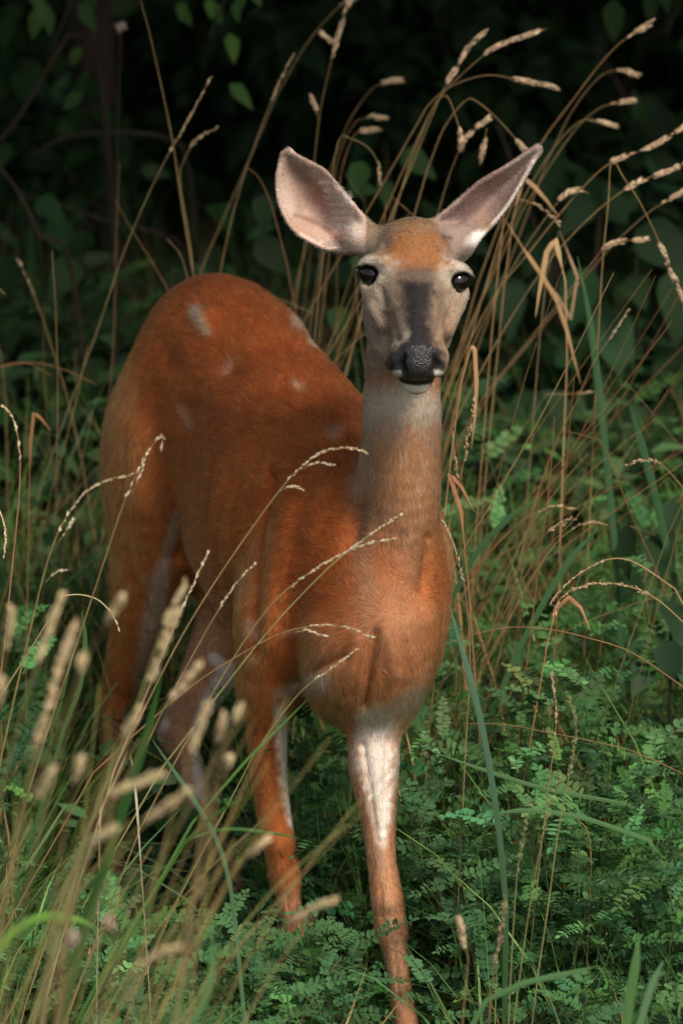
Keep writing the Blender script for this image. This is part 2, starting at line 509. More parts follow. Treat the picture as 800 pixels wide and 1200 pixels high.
def stripe(pts, col, s=1.0, ylim=(-1, 2), soft=.5, noise=.12, front=-2):
    """pts: rows px, py, half-width"""
    k = pdist(pts)
    wt = s * sstep((1 + soft - k - noise * NZ2 - noise * .5 * NZ) / (2 * soft)) * ((YY > ylim[0]) & (YY < ylim[1]) & (FRONT > front))
    COAT[:] = COAT * (1 - wt[:, None]) + np.asarray(col) * wt[:, None]


COAT *= (1 + .18 * NZ3 + .12 * NZ + .06 * NZ2)[:, None]
# flank, rump, legs
for x, y, rx, ry, a, s in ((238, 377, 19, 6, 52, .6), (266, 428, 13, 4, -55, .3), (347, 381, 12, 5, 60, .45), (364, 402, 9, 4, 65, .45), (349, 453, 10, 4, 40, .45),
                           (215, 486, 14, 4, 80, .15), (292, 738, 12, 5, 70, .2), (400, 706, 10, 6, 60, .2), (392, 512, 9, 8, 0, .2), (355, 738, 22, 5, -10, .15)):
    blob(x, y, rx, ry, (.60, .44, .32), min(.9, s * 1.5), a, ylim=(.0, 1), soft=.4, noise=.5)
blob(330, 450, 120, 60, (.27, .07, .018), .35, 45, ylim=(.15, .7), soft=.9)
stripe([(203, 600, 3), (194, 650, 6), (186, 690, 12), (178, 740, 13), (166, 790, 8), (160, 850, 6)], (.33, .25, .19), .7, ylim=(.4, 1))
stripe([(250, 770, 6), (268, 785, 6), (288, 803, 8)], (.55, .47, .4), .8, ylim=(.2, .55))
stripe([(285, 780, 10), (262, 800, 13), (238, 840, 10), (232, 880, 7), (234, 930, 7)], (.50, .42, .35), .9, ylim=(.3, .75))
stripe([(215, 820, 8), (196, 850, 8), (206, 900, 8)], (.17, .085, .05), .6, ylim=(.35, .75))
blob(191, 847, 8, 7, (.55, .42, .32), .8, ylim=(.35, .75))
stripe([(329, 832, 7), (334, 880, 8.5), (338, 930, 7), (341, 965, 4)], (.66, .55, .44), .92, ylim=(.0, .25), soft=.6, noise=.35)
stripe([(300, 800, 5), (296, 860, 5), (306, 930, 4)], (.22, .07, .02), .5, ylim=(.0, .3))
stripe([(441, 848, 20), (442, 895, 20), (446, 945, 12), (447, 990, 6)], (.70, .61, .52), .95, ylim=(-.2, .15), soft=.55, noise=.35)
stripe([(448, 990, 6), (455, 1055, 7), (462, 1110, 6), (470, 1180, 5)], (.46, .27, .16), .55, ylim=(-.2, .15), soft=.9, noise=.4)
stripe([(436, 940, 4), (440, 985, 4), (446, 1015, 5)], (.30, .19, .13), .6, ylim=(-.2, .15))
stripe([(328, 812, 7), (352, 803, 10), (380, 795, 7)], (.44, .34, .26), .6, ylim=(-.1, .3), soft=.7)
stripe([(440, 838, 11), (470, 828, 12), (488, 808, 9)], (.40, .30, .22), .7, ylim=(-.1, .3), soft=.7)
stripe([(441, 738, 3.5), (437, 775, 4.2), (429, 822, 4)], (.14, .055, .02), .6, ylim=(-.2, .12), soft=.6)  # crease shade between the breast lobes painted dark
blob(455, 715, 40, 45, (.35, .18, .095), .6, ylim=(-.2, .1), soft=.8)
blob(512, 690, 16, 70, (.42, .13, .035), .7, ylim=(-.2, .3), soft=.6)  # sunlit right edge of the chest painted brighter
# neck and throat
NK = (-.25, .13)
blob(428, 590, 14, 110, (.22, .135, .075), .6, ylim=NK, soft=.7)  # shaded left side of the neck painted darker
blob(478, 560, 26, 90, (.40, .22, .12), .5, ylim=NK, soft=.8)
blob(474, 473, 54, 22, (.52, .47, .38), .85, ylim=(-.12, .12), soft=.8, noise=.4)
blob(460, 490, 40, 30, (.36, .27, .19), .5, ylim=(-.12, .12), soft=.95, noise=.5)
for x, y in ((492, 572), (470, 540), (455, 600), (497, 545), (480, 625), (505, 520)):
    blob(x, y, 4, 10, (.50, .36, .27), .25, 10, ylim=NK, soft=.7, noise=.3)
# face
HD = (-.3, .06)
head = (DV[:, 2] > .98) & (PY < 470)
blob(430, 398, 22, 46, (.19, .145, .10), .85, ylim=HD, soft=.6)
blob(533, 380, 16, 45, (.30, .185, .115), .7, ylim=HD, soft=.6)
blob(466, 372, 16, 34, (.20, .14, .09), .7, ylim=HD, soft=.6)
blob(512, 372, 13, 30, (.25, .16, .10), .7, ylim=HD, soft=.6)
blob(434, 345, 19, 24, (.31, .24, .175), .8, 10, ylim=HD, soft=.6, noise=.45)
blob(443, 311, 18, 15, (.44, .36, .28), .85, 30, ylim=HD, soft=.5, noise=.4)
blob(541, 352, 15, 22, (.35, .255, .185), .8, ylim=HD, soft=.6, noise=.45)
blob(529, 318, 16, 15, (.46, .38, .295), .85, -40, ylim=HD, soft=.5, noise=.4)
blob(450, 278, 26, 12, (.22, .165, .115), .6, -20, ylim=HD, soft=.6)
blob(489, 294, 37, 30, (.27, .105, .034), .95, ylim=HD, soft=.38, noise=.3)
blob(489, 284, 22, 14, (.24, .115, .05), .5, ylim=HD, soft=.7, noise=.5)
blob(489, 266, 34, 8, (.27, .16, .09), .6, ylim=HD, soft=.6)
stripe([(489, 338, 24), (489, 354, 20), (489, 380, 16), (490, 402, 20)], (.10, .075, .06), .6, ylim=HD, soft=.9, noise=.3)
stripe([(489, 334, 19), (489, 352, 17.5), (489, 378, 15), (490, 402, 19)], (.015, .0125, .0135), .97, ylim=HD, soft=.5, noise=.16)
blob(462, 402, 10, 10, (.20, .15, .11), .6, ylim=HD, soft=.7)
blob(440, 410, 14, 20, (.20, .16, .11), .6, ylim=HD, soft=.7)
stripe([(474, 322, 6), (489, 325, 8), (505, 325, 6)], (.16, .11, .08), .6, ylim=HD)
stripe([(442, 333, 2.5), (447, 343, 2.5), (452, 357, 3.5), (450, 375, 4)], (.16, .12, .09), .7, ylim=HD)
stripe([(529, 338, 2.5), (523, 350, 2.5), (520, 362, 3)], (.18, .13, .10), .6, ylim=HD)
stripe([(468, 402, 5), (476, 392, 5)], (.40, .33, .25), .5, ylim=HD)
blob(487, 424, 35, 24, (.022, .023, .023), 1, ylim=(-.3, -.07), soft=.16, noise=.1)
blob(491, 424, 23, 22, (.020, .017, .018), 1, ylim=(-.3, -.12), soft=.12, noise=.05)
for sg in (-1, 1):
    stripe([(491 + sg * 18.5, 416, 2.6), (491 + sg * 20.5, 425, 3.6), (491 + sg * 17, 434, 2.6)], (.004, .003, .003), 1, ylim=(-.3, -.1), soft=.3, noise=.03)
blob(465, 438, 6.5, 5, (.50, .46, .38), .95, ylim=(-.3, -.08), soft=.25)
blob(514, 438, 5, 4.5, (.56, .51, .43), .95, ylim=(-.3, -.08), soft=.25)
blob(486, 456, 25, 9, (.55, .49, .38), 1, ylim=(-.3, -.09), soft=.2)
blob(488, 464, 6, 3, (.05, .04, .035), .9, ylim=(-.3, -.06), soft=.4)
stripe([(460, 443, 2.2), (474, 447.5, 2.4), (490, 449, 2.4), (506, 447, 2.4), (518, 441, 2)], (.02, .016, .016), 1, ylim=(-.3, -.08), soft=.3, noise=.03)
for x, y, a in ((431, 320, 12), (540.5, 328.5, -8)):
    blob(x, y, 12.8, 11, (.012, .010, .009), 1, a, ylim=HD, soft=.12, noise=.06)
stripe([(420, 313, 2.4), (415, 314.5, 1.5)], (.012, .01, .009), 1, ylim=HD, noise=.03); stripe([(551, 323, 2.2), (555, 325, 1.5)], (.012, .01, .009), 1, ylim=HD, noise=.03)
# ears
ear1 = (PX < 428) & (PY < 296) & (YY > -.03); ear2 = (PX > 512) & (PY < 300) & (YY > -.03)
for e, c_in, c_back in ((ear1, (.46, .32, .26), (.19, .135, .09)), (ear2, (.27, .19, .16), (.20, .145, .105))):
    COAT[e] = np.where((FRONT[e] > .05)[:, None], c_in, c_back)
EA = (-.03, .12)
blob(366, 232, 34, 26, (.36, .235, .18), .7, 40, ylim=EA, front=0, soft=.7)
blob(376, 230, 20, 12, (.27, .135, .09), .75, 40, ylim=EA, front=0, soft=.7)
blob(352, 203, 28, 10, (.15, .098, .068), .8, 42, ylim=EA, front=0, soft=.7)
blob(337, 240, 8, 26, (.56, .43, .36), .75, -18, ylim=EA, front=0, soft=.7)
blob(352, 268, 24, 8, (.40, .24, .17), .7, 38, ylim=EA, front=0, soft=.7)
stripe([(346, 252, 2.5), (366, 259, 3.5), (384, 269, 3.5), (398, 281, 3)], (.20, .095, .06), .7, ylim=EA, front=0, soft=.7)  # shade in the ear's inner fold painted as a dark line
stripe([(352, 274, 2), (372, 284, 2.5), (396, 288, 3)], (.62, .46, .39), .8, ylim=EA, soft=.6)
for p_, q_ in (((402, 222), (380, 222)), ((407, 230), (384, 231)), ((411, 239), (388, 240)), ((412, 248), (391, 248)), ((412, 257), (393, 256)), ((410, 266), (396, 264)), ((393, 213), (374, 214))):
    stripe([(*p_, 2.6), (*q_, 1.6)], (.68, .60, .52), .85, ylim=EA, front=-.1, soft=.5, noise=.25)
blob(418, 270, 8, 10, (.58, .48, .41), .8, ylim=(-.06, .12), soft=.6)
stripe([(333, 182, 4), (352, 184, 3), (378, 199, 2.5), (396, 217, 2.2)], (.20, .145, .105), .7, ylim=EA)
blob(404, 284, 6, 4, (.10, .05, .035), .8, 30, ylim=EA, soft=.6)
blob(562, 222, 34, 9, (.25, .125, .105), .7, -45, ylim=EA, front=0, soft=.7)
blob(570, 262, 12, 12, (.42, .28, .19), .7, -45, ylim=EA, front=0, soft=.6)
blob(559, 279, 13, 8, (.76, .70, .63), .9, -30, ylim=EA, soft=.5)
stripe([(630, 178, 3), (610, 214, 2.2), (595, 240, 2), (577, 262, 2.2)], (.66, .58, .5), .8, ylim=EA)
stripe([(535, 245, 3), (552, 222, 2.5), (575, 203, 2.5)], (.13, .10, .085), .6, ylim=EA)
stripe([(518, 277, 2.2), (528, 279, 2.4)], (.06, .045, .035), .7, ylim=(-.06, .1))
COAT = np.clip(COAT, .008, .85)

# the nose pad: bare, wet and pebbled
kn = np.sqrt(((PX - 491) / (20.5 - 6.5 * np.clip((PY - 416) / 24, 0, 1))) ** 4 + ((PY - 425.5) / 21) ** 4)
NOSE = (kn < 1) & (YY < -.12) & (PY < 446)
BARE = NOSE | ((np.hypot((PX - 488) / 32, (PY - 426) / 22) < 1) & (YY < -.1)) | (np.hypot((PX - 431) / 13, (PY - 320) / 11) < 1) & head | (np.hypot((PX - 540) / 13, (PY - 328.5) / 11) < 1) & head

skin, st, sb = material('coat', .75, .15)
an = st.nodes.new('ShaderNodeAttribute'); an.attribute_name = 'coat'
st.links.new(an.outputs['Color'], sb.inputs['Base Color'])
nose_m, st, sb = material('wet_nose', .33, .5)
sb.inputs['Base Color'].default_value = (.022, .018, .020, 1)
tc = st.nodes.new('ShaderNodeTexCoord')
vo = st.nodes.new('ShaderNodeTexVoronoi'); vo.inputs['Scale'].default_value = 420
bp = st.nodes.new('ShaderNodeBump'); bp.inputs['Strength'].default_value = .8; bp.inputs['Distance'].default_value = .0016; bp.invert = True
st.links.new(tc.outputs['Object'], vo.inputs['Vector']); st.links.new(vo.outputs['Distance'], bp.inputs['Height']); st.links.new(bp.outputs[0], sb.inputs['Normal'])
eye_m, st, sb = material('dark_eye', .10, .42)
sb.inputs['Base Color'].default_value = (.006, .004, .003, 1)
horn_m, st, sb = material('hoof_horn', .45, .4)
sb.inputs['Base Color'].default_value = (.022, .018, .015, 1)

ORI = np.array([0.0, .28, float(ground_z(0, .28))])
doe = empty('doe', ORI)
tag(doe, 'reddish brown doe standing in tall grass with ears spread, facing the camera', 'deer')
LV = DV - ORI
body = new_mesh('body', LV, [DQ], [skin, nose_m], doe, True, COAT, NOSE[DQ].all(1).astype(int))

for sx, c in EYES:
    u, v = np.meshgrid(np.linspace(0, 2 * math.pi, 33)[:-1], np.linspace(0, math.pi, 18), indexing='xy')
    P = np.stack([.0168 * np.sin(v) * np.cos(u), .0170 * np.sin(v) * np.sin(u), .0160 * np.cos(v)], -1).reshape(-1, 3) + c - ORI + [0, .0005, 0]
    q = [(r * 32 + a, (r + 1) * 32 + a, (r + 1) * 32 + (a + 1) % 32, r * 32 + (a + 1) % 32) for r in range(17) for a in range(32)]
    new_mesh('eye', P, [np.array(q)], eye_m, doe)
for toe, (gx, gy, gz) in HOOVES:                 # cloven hooves: two pointed claws on each foot
    a = np.array([gx, gy, gz]) + FDIR * .045
    V, Q = [], []
    for sd in (-1, 1):
        o = a + LAT * sd * .0125
        base = len(V)
        ring = 10
        for hgt, ln, wd, sh in ((0.0, .040, .0115, .012), (.022, .034, .0115, .004), (.045, .022, .0105, -.010)):
            for k in range(ring):
                t = 2 * math.pi * k / ring
                V.append(o + FDIR * (ln * math.cos(t) * (1 if math.cos(t) > 0 else .7) + sh) + LAT * (wd * math.sin(t) * (1 - .35 * max(0, math.cos(t)))) + np.array([0, 0, hgt]))
        for r in range(2):
            for k in range(ring):
                Q.append((base + r * ring + k, base + r * ring + (k + 1) % ring, base + (r + 1) * ring + (k + 1) % ring, base + (r + 1) * ring + k))
    new_mesh('hoof', np.array(V) - ORI, [np.array(Q)], horn_m, doe)

# ------------------------------------------------------------------ fur: real hair strands on the body
tri = np.vstack([DQ[:, [0, 1, 2]], DQ[:, [0, 2, 3]]])
tri = tri[~BARE[tri].any(1)]
A = np.linalg.norm(np.cross(DV[tri[:, 1]] - DV[tri[:, 0]], DV[tri[:, 2]] - DV[tri[:, 0]]), axis=1)
fr = FRONT[tri].mean(1)
dens = A * np.where(fr > -.25, 1.0, .3)
short = sstep((DV[:, 2] - .93) / .06) * (YY < .1)          # head
dens *= 1 + 1.6 * short[tri[:, 0]]
NF = 300000
pick = rng.choice(len(tri), NF, p=dens / dens.sum())
u = rng.random((NF, 2)); sw = u.sum(1) > 1; u[sw] = 1 - u[sw]
wts = np.stack([1 - u.sum(1), u[:, 0], u[:, 1]], 1)
T = tri[pick]
def ip(x):
    return (x[T] * wts[..., None]).sum(1)
R = ip(DV); N = norm(ip(DN)); F = ip(FLOW); C = ip(COAT)
earm = (ear1 | ear2)
LEN = np.full(NV, .0185)
LEN = np.where(DV[:, 2] < .50, .0095, LEN)                  # legs
LEN = np.where((PY > 470) & (YY < .12) & (DV[:, 2] > .6), .0125, LEN)
LEN = np.where((short > .5), .0062, LEN)
LEN = np.where(earm, .0050, LEN)
LEN = np.where((PY > 403) & (PY < 470) & (YY < -.10), .0032, LEN)
LEN = np.where(earm & (PX > 383) & (PX < 412) & (PY > 212) & (FRONT > .1), .012, LEN)
for _ in range(6):
    LEN = neigh_mean(LEN[:, None])[:, 0] * .5 + LEN * .5
L = ip(LEN[:, None])[:, 0] * rng.uniform(.55, 1.15, NF)
swirl = np.stack([vnoise(R, 55, 11), vnoise(R, 55, 12), vnoise(R, 55, 13)], 1) * .42 + rng.normal(size=(NF, 3)) * .17
F = F + swirl
F = norm(F - (F * N).sum(1, keepdims=True) * N)
lift = rng.uniform(.10, .34, NF)[:, None]
pts = np.zeros((NF, 4, 3), np.float32)
d0 = norm(F + N * (lift + .25)); d1 = norm(F + N * lift); d2 = norm(F + N * (lift - .28) + np.array([0, 0, -.12]))
s3 = (L / 3)[:, None]
pts[:, 0] = R - N * .0008; pts[:, 1] = pts[:, 0] + d0 * s3; pts[:, 2] = pts[:, 1] + d1 * s3; pts[:, 3] = pts[:, 2] + d2 * s3
hc = bpy.data.hair_curves.new('fur')
hc.add_curves([4] * NF)
hc.attributes['position'].data.foreach_set('vector', (pts - ORI).astype(np.float32).ravel())
ra = hc.attributes.new('radius', 'FLOAT', 'POINT') if 'radius' not in hc.attributes else hc.attributes['radius']
ra.data.foreach_set('value', np.tile(np.array([.00030, .00028, .00021, .00006], np.float32), NF))
ca = hc.attributes.new('coat', 'FLOAT_COLOR', 'CURVE')
cc = np.ones((NF, 4), np.float32)
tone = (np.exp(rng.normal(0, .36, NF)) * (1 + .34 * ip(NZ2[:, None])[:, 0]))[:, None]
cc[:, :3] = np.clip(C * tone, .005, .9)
ca.data.foreach_set('color', cc.ravel())
fur_m = bpy.data.materials.new('fur'); fur_m.use_nodes = True
ft = fur_m.node_tree; ft.nodes.clear()
out = ft.nodes.new('ShaderNodeOutputMaterial')
hb = ft.nodes.new('ShaderNodeBsdfHairPrincipled')
hb.model = 'CHIANG'; hb.parametrization = 'COLOR'
hb.inputs['Roughness'].default_value = .55
hb.inputs['IOR'].default_value = 1.32
hb.inputs['Radial Roughness'].default_value = .6
hb.inputs['Random Roughness'].default_value = .2
at_ = ft.nodes.new('ShaderNodeAttribute'); at_.attribute_name = 'coat'
ft.links.new(at_.outputs['Color'], hb.inputs['Color'])
ft.links.new(hb.outputs[0], out.inputs[0])
hc.materials.append(fur_m)
fur = bpy.data.objects.new('fur', hc)
COL.objects.link(fur)
fur.parent = doe
fur['kind'] = 'stuff'

# ================================================================== plant materials
def leafy(name, rough=.6, spec=.12, trans=.25):
    m, t, b = material(name, rough, spec)
    a = t.nodes.new('ShaderNodeAttribute'); a.attribute_name = 'coat'
    t.links.new(a.outputs['Color'], b.inputs['Base Color'])
    if trans:
        o = [n for n in t.nodes if n.type == 'OUTPUT_MATERIAL'][0]
        tr = t.nodes.new('ShaderNodeBsdfTranslucent'); mx = t.nodes.new('ShaderNodeMixShader')
        mx.inputs[0].default_value = trans
        t.links.new(a.outputs['Color'], tr.inputs[0])
        t.links.new(b.outputs[0], mx.inputs[1]); t.links.new(tr.outputs[0], mx.inputs[2]); t.links.new(mx.outputs[0], o.inputs[0])
    return m
LEAF = leafy('green_leaf')
STRAW = leafy('dry_straw', .6, .25, .15)
SEED = leafy('seed_husk', .65, .2, .2)
BROAD = leafy('broad_leaf', .6, .12, .15)

gm, gt, gb = material('soil', .95, .1)
tc = gt.nodes.new('ShaderNodeTexCoord'); n1 = gt.nodes.new('ShaderNodeTexNoise'); n1.inputs['Scale'].default_value = 9; n1.inputs['Detail'].default_value = 8
cr = gt.nodes.new('ShaderNodeValToRGB')
cr.color_ramp.elements[0].color = (.012, .010, .006, 1); cr.color_ramp.elements[1].color = (.05, .042, .022, 1)
gt.links.new(tc.outputs['Object'], n1.inputs['Vector']); gt.links.new(n1.outputs['Fac'], cr.inputs['Fac']); gt.links.new(cr.outputs[0], gb.inputs['Base Color'])
bark, bt, bb = material('bark', .9, .15)
tc = bt.nodes.new('ShaderNodeTexCoord'); mp = bt.nodes.new('ShaderNodeMapping'); mp.inputs['Scale'].default_value = (30, 30, 5)
n1 = bt.nodes.new('ShaderNodeTexNoise'); n1.inputs['Detail'].default_value = 6; n1.inputs['Scale'].default_value = 1.5
cr = bt.nodes.new('ShaderNodeValToRGB')
cr.color_ramp.elements[0].color = (.018, .012, .009, 1); cr.color_ramp.elements[1].color = (.085, .058, .042, 1)
bp = bt.nodes.new('ShaderNodeBump'); bp.inputs['Distance'].default_value = .012
bt.links.new(tc.outputs['Object'], mp.inputs[0]); bt.links.new(mp.outputs[0], n1.inputs['Vector']); bt.links.new(n1.outputs['Fac'], cr.inputs['Fac'])
bt.links.new(cr.outputs[0], bb.inputs['Base Color']); bt.links.new(n1.outputs['Fac'], bp.inputs['Height']); bt.links.new(bp.outputs[0], bb.inputs['Normal'])

# ------------------------------------------------------------------ ground, out to the horizon
gx = np.concatenate([[-120, -60, -25, -10, -5], np.linspace(-3, 3, 41), [5, 10, 25, 60, 120]])
gy = np.concatenate([[-120, -60, -25, -12, -7], np.linspace(-4, 5, 55), [7, 12, 25, 60, 120]])
GX, GY = np.meshgrid(gx, gy, indexing='ij')
GZ = ground_z(GX, np.clip(GY, -12, 12))
nx, ny = GX.shape
ii = np.arange(nx * ny).reshape(nx, ny)
gq = np.stack([ii[:-1, :-1], ii[1:, :-1], ii[1:, 1:], ii[:-1, 1:]], -1).reshape(-1, 4)
tag(new_mesh('ground', np.stack([GX, GY, GZ], -1).reshape(-1, 3), [gq], gm), kind='structure')


# ------------------------------------------------------------------ bulk geometry
class Bulk:
    def __init__(s):
        s.v, s.f, s.c, s.n = [], [], [], 0
    def add(s, v, f, c):
        s.v.append(v); s.f.append(f + s.n); s.c.append(c); s.n += len(v)
    def build(s, name, mat, parent=None, origin=(0, 0, 0)):
        return new_mesh(name, np.vstack(s.v) - np.asarray(origin), s.f, mat, parent, True, np.vstack(s.c))


def blades(base, L, width, az, lean, curl, cols, K=4, roll=None):
    """vectorised grass blades: arrays of n; lean = tilt at the foot, curl = extra tilt at the tip (radians)"""
    n = len(base)
    t = np.linspace(0, 1, K + 1)
    th = lean[:, None] + curl[:, None] * t[None, :] ** 1.5
    h = np.stack([np.cos(az), np.sin(az)], 1)
    step = (L / K)[:, None]
    ds = np.sin(th) * step; dz_ = np.cos(th) * step
    s_ = np.concatenate([np.zeros((n, 1)), np.cumsum(ds[:, :-1], 1)], 1)
    z_ = np.concatenate([np.zeros((n, 1)), np.cumsum(dz_[:, :-1], 1)], 1)
    c = np.zeros((n, K + 1, 3))
    c[..., :2] = base[:, None, :2] + s_[..., None] * h[:, None, :]
    c[..., 2] = base[:, None, 2] + z_
    ra = az + math.pi / 2 + (roll if roll is not None else rng.normal(0, .7, n))
    sd = np.stack([np.cos(ra), np.sin(ra), np.zeros(n)], 1)[:, None, :]
    wv = (width[:, None] * np.clip(1.05 - t[None, :] ** 2.2, .06, 1))[..., None] * .5
    v = np.stack([c - sd * wv, c + sd * wv], 2).reshape(-1, 3)
    k = np.arange(n)[:, None] * (K + 1) * 2 + np.arange(K)[None, :] * 2
    f = np.stack([k, k + 1, k + 3, k + 2], -1).reshape(-1, 4)
    cc = np.repeat(cols, (K + 1) * 2, axis=0)
    return v, f, cc


def scatter(tv, tf, M, cols, tone=None):
    """copies of a template under n 3x4 matrices, one colour each"""
    n, m = len(M), len(tv)
    v = np.einsum('nij,mj->nmi', M[:, :, :3], tv) + M[:, None, :, 3]
    f = (tf[None] + (np.arange(n) * m)[:, None, None]).reshape(-1, tf.shape[1])
    c = np.repeat(cols, m, axis=0)
    if tone is not None:
        c = c * np.tile(tone, n)[:, None]
    return v.reshape(-1, 3), f, c


def frames(d, up, scale, pos):
    """matrices whose x axis is d, z roughly up"""
    x = norm(d); y = norm(np.cross(up, x)); z = np.cross(x, y)
    M = np.zeros((len(x), 3, 4))
    M[:, :, 0] = x * scale[:, None]; M[:, :, 1] = y * scale[:, None]; M[:, :, 2] = z * scale[:, None]; M[:, :, 3] = pos
    return M


def vary(base, n, s=.18, hue=.12):
    c = np.asarray(base) * np.exp(rng.normal(0, s, (n, 1))) * np.exp(rng.normal(0, hue, (n, 3)) * [1, .5, 1])
    return np.clip(c, .003, .9)


# vetch frond: a curved midrib with nine pairs of oval leaflets and one at the tip, length 1
def frond_template(pairs=10, w=.185, ln=.046, seed=0):
    V, Q = [], []
    rr = np.random.default_rng(seed)
    def leaflet(p, d, up, L, Wd):
        d = norm(np.array(d, float)); s_ = norm(np.cross(up, d)); u_ = np.cross(d, s_)
        b = len(V)
        V.extend([p, p + d * L * .3 + s_ * Wd + u_ * Wd * .35, p + d * L * .75 + s_ * Wd * .85 + u_ * Wd * .3, p + d * L,
                  p + d * L * .75 - s_ * Wd * .85 + u_ * Wd * .3, p + d * L * .3 - s_ * Wd + u_ * Wd * .35])
        Q.append((b, b + 1, b + 2, b + 3)); Q.append((b, b + 3, b + 4, b + 5))
    def rib(t):
        return np.array([t, 0, .16 * t - .30 * t * t])
    for i in range(pairs):
        t = .14 + .82 * i / (pairs - 1)
        sc = math.sin(math.pi * (.22 + .66 * t)) ** .6
        p = rib(t)
        for sg in (-1, 1):
            leaflet(p + [rr.normal(0, .015), 0, 0], (.30 + rr.normal(0, .16), sg, .10 + rr.normal(0, .22)), norm(np.array([rr.normal(0, .25), rr.normal(0, .25), 1.])), w * sc * rr.uniform(.8, 1.12), ln * sc * rr.uniform(.85, 1.15))
    leaflet(rib(.98), (1, 0, -.4), np.array([0, 0, 1.]), w * .8, ln * .8)
    b = len(V)
    for t in np.linspace(0, 1, 5):
        p = rib(t); V.extend([p + [0, .008, 0], p - [0, .008, 0]])
    for i in range(4):
        Q.append((b + 2 * i, b + 2 * i + 1, b + 2 * i + 3, b + 2 * i + 2))
    return np.array(V), np.array(Q)
FRONDS = [frond_template(seed=s) for s in range(5)]
FRV, FRQ = FRONDS[0]
# broad pointed leaf, length 1, folded a little along the midrib
def leaf_template(wd=.30, droop=.18, n=5):
    V, Q = [], []
    for i in range(n + 1):
        t = i / n
        w_ = wd * math.sin(math.pi * min(1, t ** .72)) ** .8 * (1.08 - .45 * t) if 0 < i < n else .004
        z = -droop * t * t
        V.extend([(t, w_, z + w_ * .25 + .02 * math.sin(9 * t)), (t, 0, z), (t, -w_, z + w_ * .25 - .02 * math.sin(8 * t))])
    for i in range(n):
        a = 3 * i
        Q.append((a, a + 1, a + 4, a + 3)); Q.append((a + 1, a + 2, a + 5, a + 4))
    return np.array(V), np.array(Q)
LFV, LFQ = leaf_template()
OVV, OVQ = leaf_template(.27, .12, 4)


def inside_deer(x, y, pad=0.0):
    """keep plants from growing through the doe's legs"""
    bad = np.zeros(len(x), bool)
    for _, (hx, hy, hz) in HOOVES:
        bad |= np.hypot(x - hx, (y - hy)) < .035 + pad
    return bad


def in_view(x, y, margin=.12):
    """roughly: the wedge of ground the camera sees, plus a margin for a step to the side"""
    hw = 400.0 / FPX * (y - CAM[1]) / CP
    return np.abs(x) < hw + margin


# ------------------------------------------------------------------ undergrowth (stuff nobody could count)
def sample_xy(n, x0, x1, y0, y1):
    return rng.uniform(x0, x1, n), rng.uniform(y0, y1, n)
B = Bulk()
x, y = sample_xy(52000, -1.15, 1.15, -1.0, 2.7)
keep = in_view(x, y, .35) & ~inside_deer(x, y, .012)
pr = np.where(y > .35, 1.0, .75) * np.where((y < .35) & (x > .05), .8, 1)
keep &= rng.random(len(x)) < pr
x, y = x[keep], y[keep]; n = len(x)
z = ground_z(x, y)
Lb = rng.gamma(6, .045, n) * np.where(y > .5, 1.12, .9)
Lb = np.minimum(Lb, np.where(y < -.25, .34, .55))
def cap_feet(x, y, h, lo=.10):
    a_ = (np.abs(x - .085) < .10) & (y < .10) & (y > -.9)          # in front of the left foreleg
    b_ = (x > -.42) & (x < -.10) & (y > -.5) & (y < .72)             # in front of the hind legs
    c_ = (np.abs(x + .07) < .09) & (y < .12) & (y > -.5)
    h = np.where(a_, np.minimum(h, np.clip(lo - .02 + .30 * np.clip(-y - .1, 0, 1), .05, .2)), h)
    h = np.where(b_, np.minimum(h, .035 + .25 * np.clip(np.where(x < -.24, .60, .40) - y, .05, 1)), h)
    return np.where(c_, np.minimum(h, lo + .08), h)
Lb = cap_feet(x, y, Lb, .14)
cols = vary((.088, .165, .038), n, .36, .18)
dry = rng.random(n) < np.where(y > .5, .15, .10)
cols[dry] = vary((.36, .24, .11), dry.sum(), .25, .1)
pale = rng.random(n) < .12
cols[pale & ~dry] = vary((.17, .25, .11), (pale & ~dry).sum(), .2, .1)
v, f, c = blades(np.stack([x, y, z], 1), Lb, rng.uniform(.0022, .0062, n), rng.uniform(0, 6.28, n), rng.gamma(2, .13, n), rng.gamma(2.2, .45, n), cols)
B.add(v, f, c)
n = 5200
x, y = sample_xy(n, -.9, 1.0, -.7, 1.2); m = in_view(x, y, .2) & ~inside_deer(x, y, .03); x, y = x[m], y[m]; n = len(x)
Ll = cap_feet(x, y, rng.uniform(.18, .46, n), .14)
v, f, c = blades(np.stack([x, y, ground_z(x, y)], 1), Ll, rng.uniform(.0028, .0065, n), rng.uniform(0, 6.28, n), rng.uniform(.1, .7, n), rng.uniform(.3, 1.4, n), vary((.115, .21, .06), n, .36, .18), 5)
B.add(v, f, c)
tag(B.build('grass', LEAF), 'dense green undergrowth of thin grass blades around and behind the doe', 'grass', kind='stuff')

B = Bulk()
x, y = sample_xy(29000, -1.0, 1.0, -1.0, 2.2)
den = np.where(y < .25, 1.0, .62) * np.where((x < -.22) & (y > .2), .35, 1.0)
keep = in_view(x, y, .28) & (rng.random(len(x)) < den) & ~inside_deer(x, y, .03)
x, y = x[keep], y[keep]; n = len(x)
patch = np.sin(5.1 * x + 1.7 * np.sin(4.3 * y)) * np.cos(4.7 * y + 1.1 * np.sin(6.1 * x))
m = rng.random(n) < np.where(patch < -.15, .45, 1.0); x, y = x[m], y[m]; n = len(x)
hgt = np.clip(rng.gamma(3.5, .060, n), .03, .40)
clump = .5 + .5 * np.sin(9 * x + 3 * np.sin(7 * y)) * np.cos(8 * y + 2 * np.sin(6 * x))
hgt *= .55 + .75 * clump
hgt = cap_feet(x, y, hgt, .08)
hgt = np.where(y < -.3, np.minimum(hgt, .24), hgt)
az = rng.uniform(0, 6.28, n); el = rng.normal(.30, .30, n)
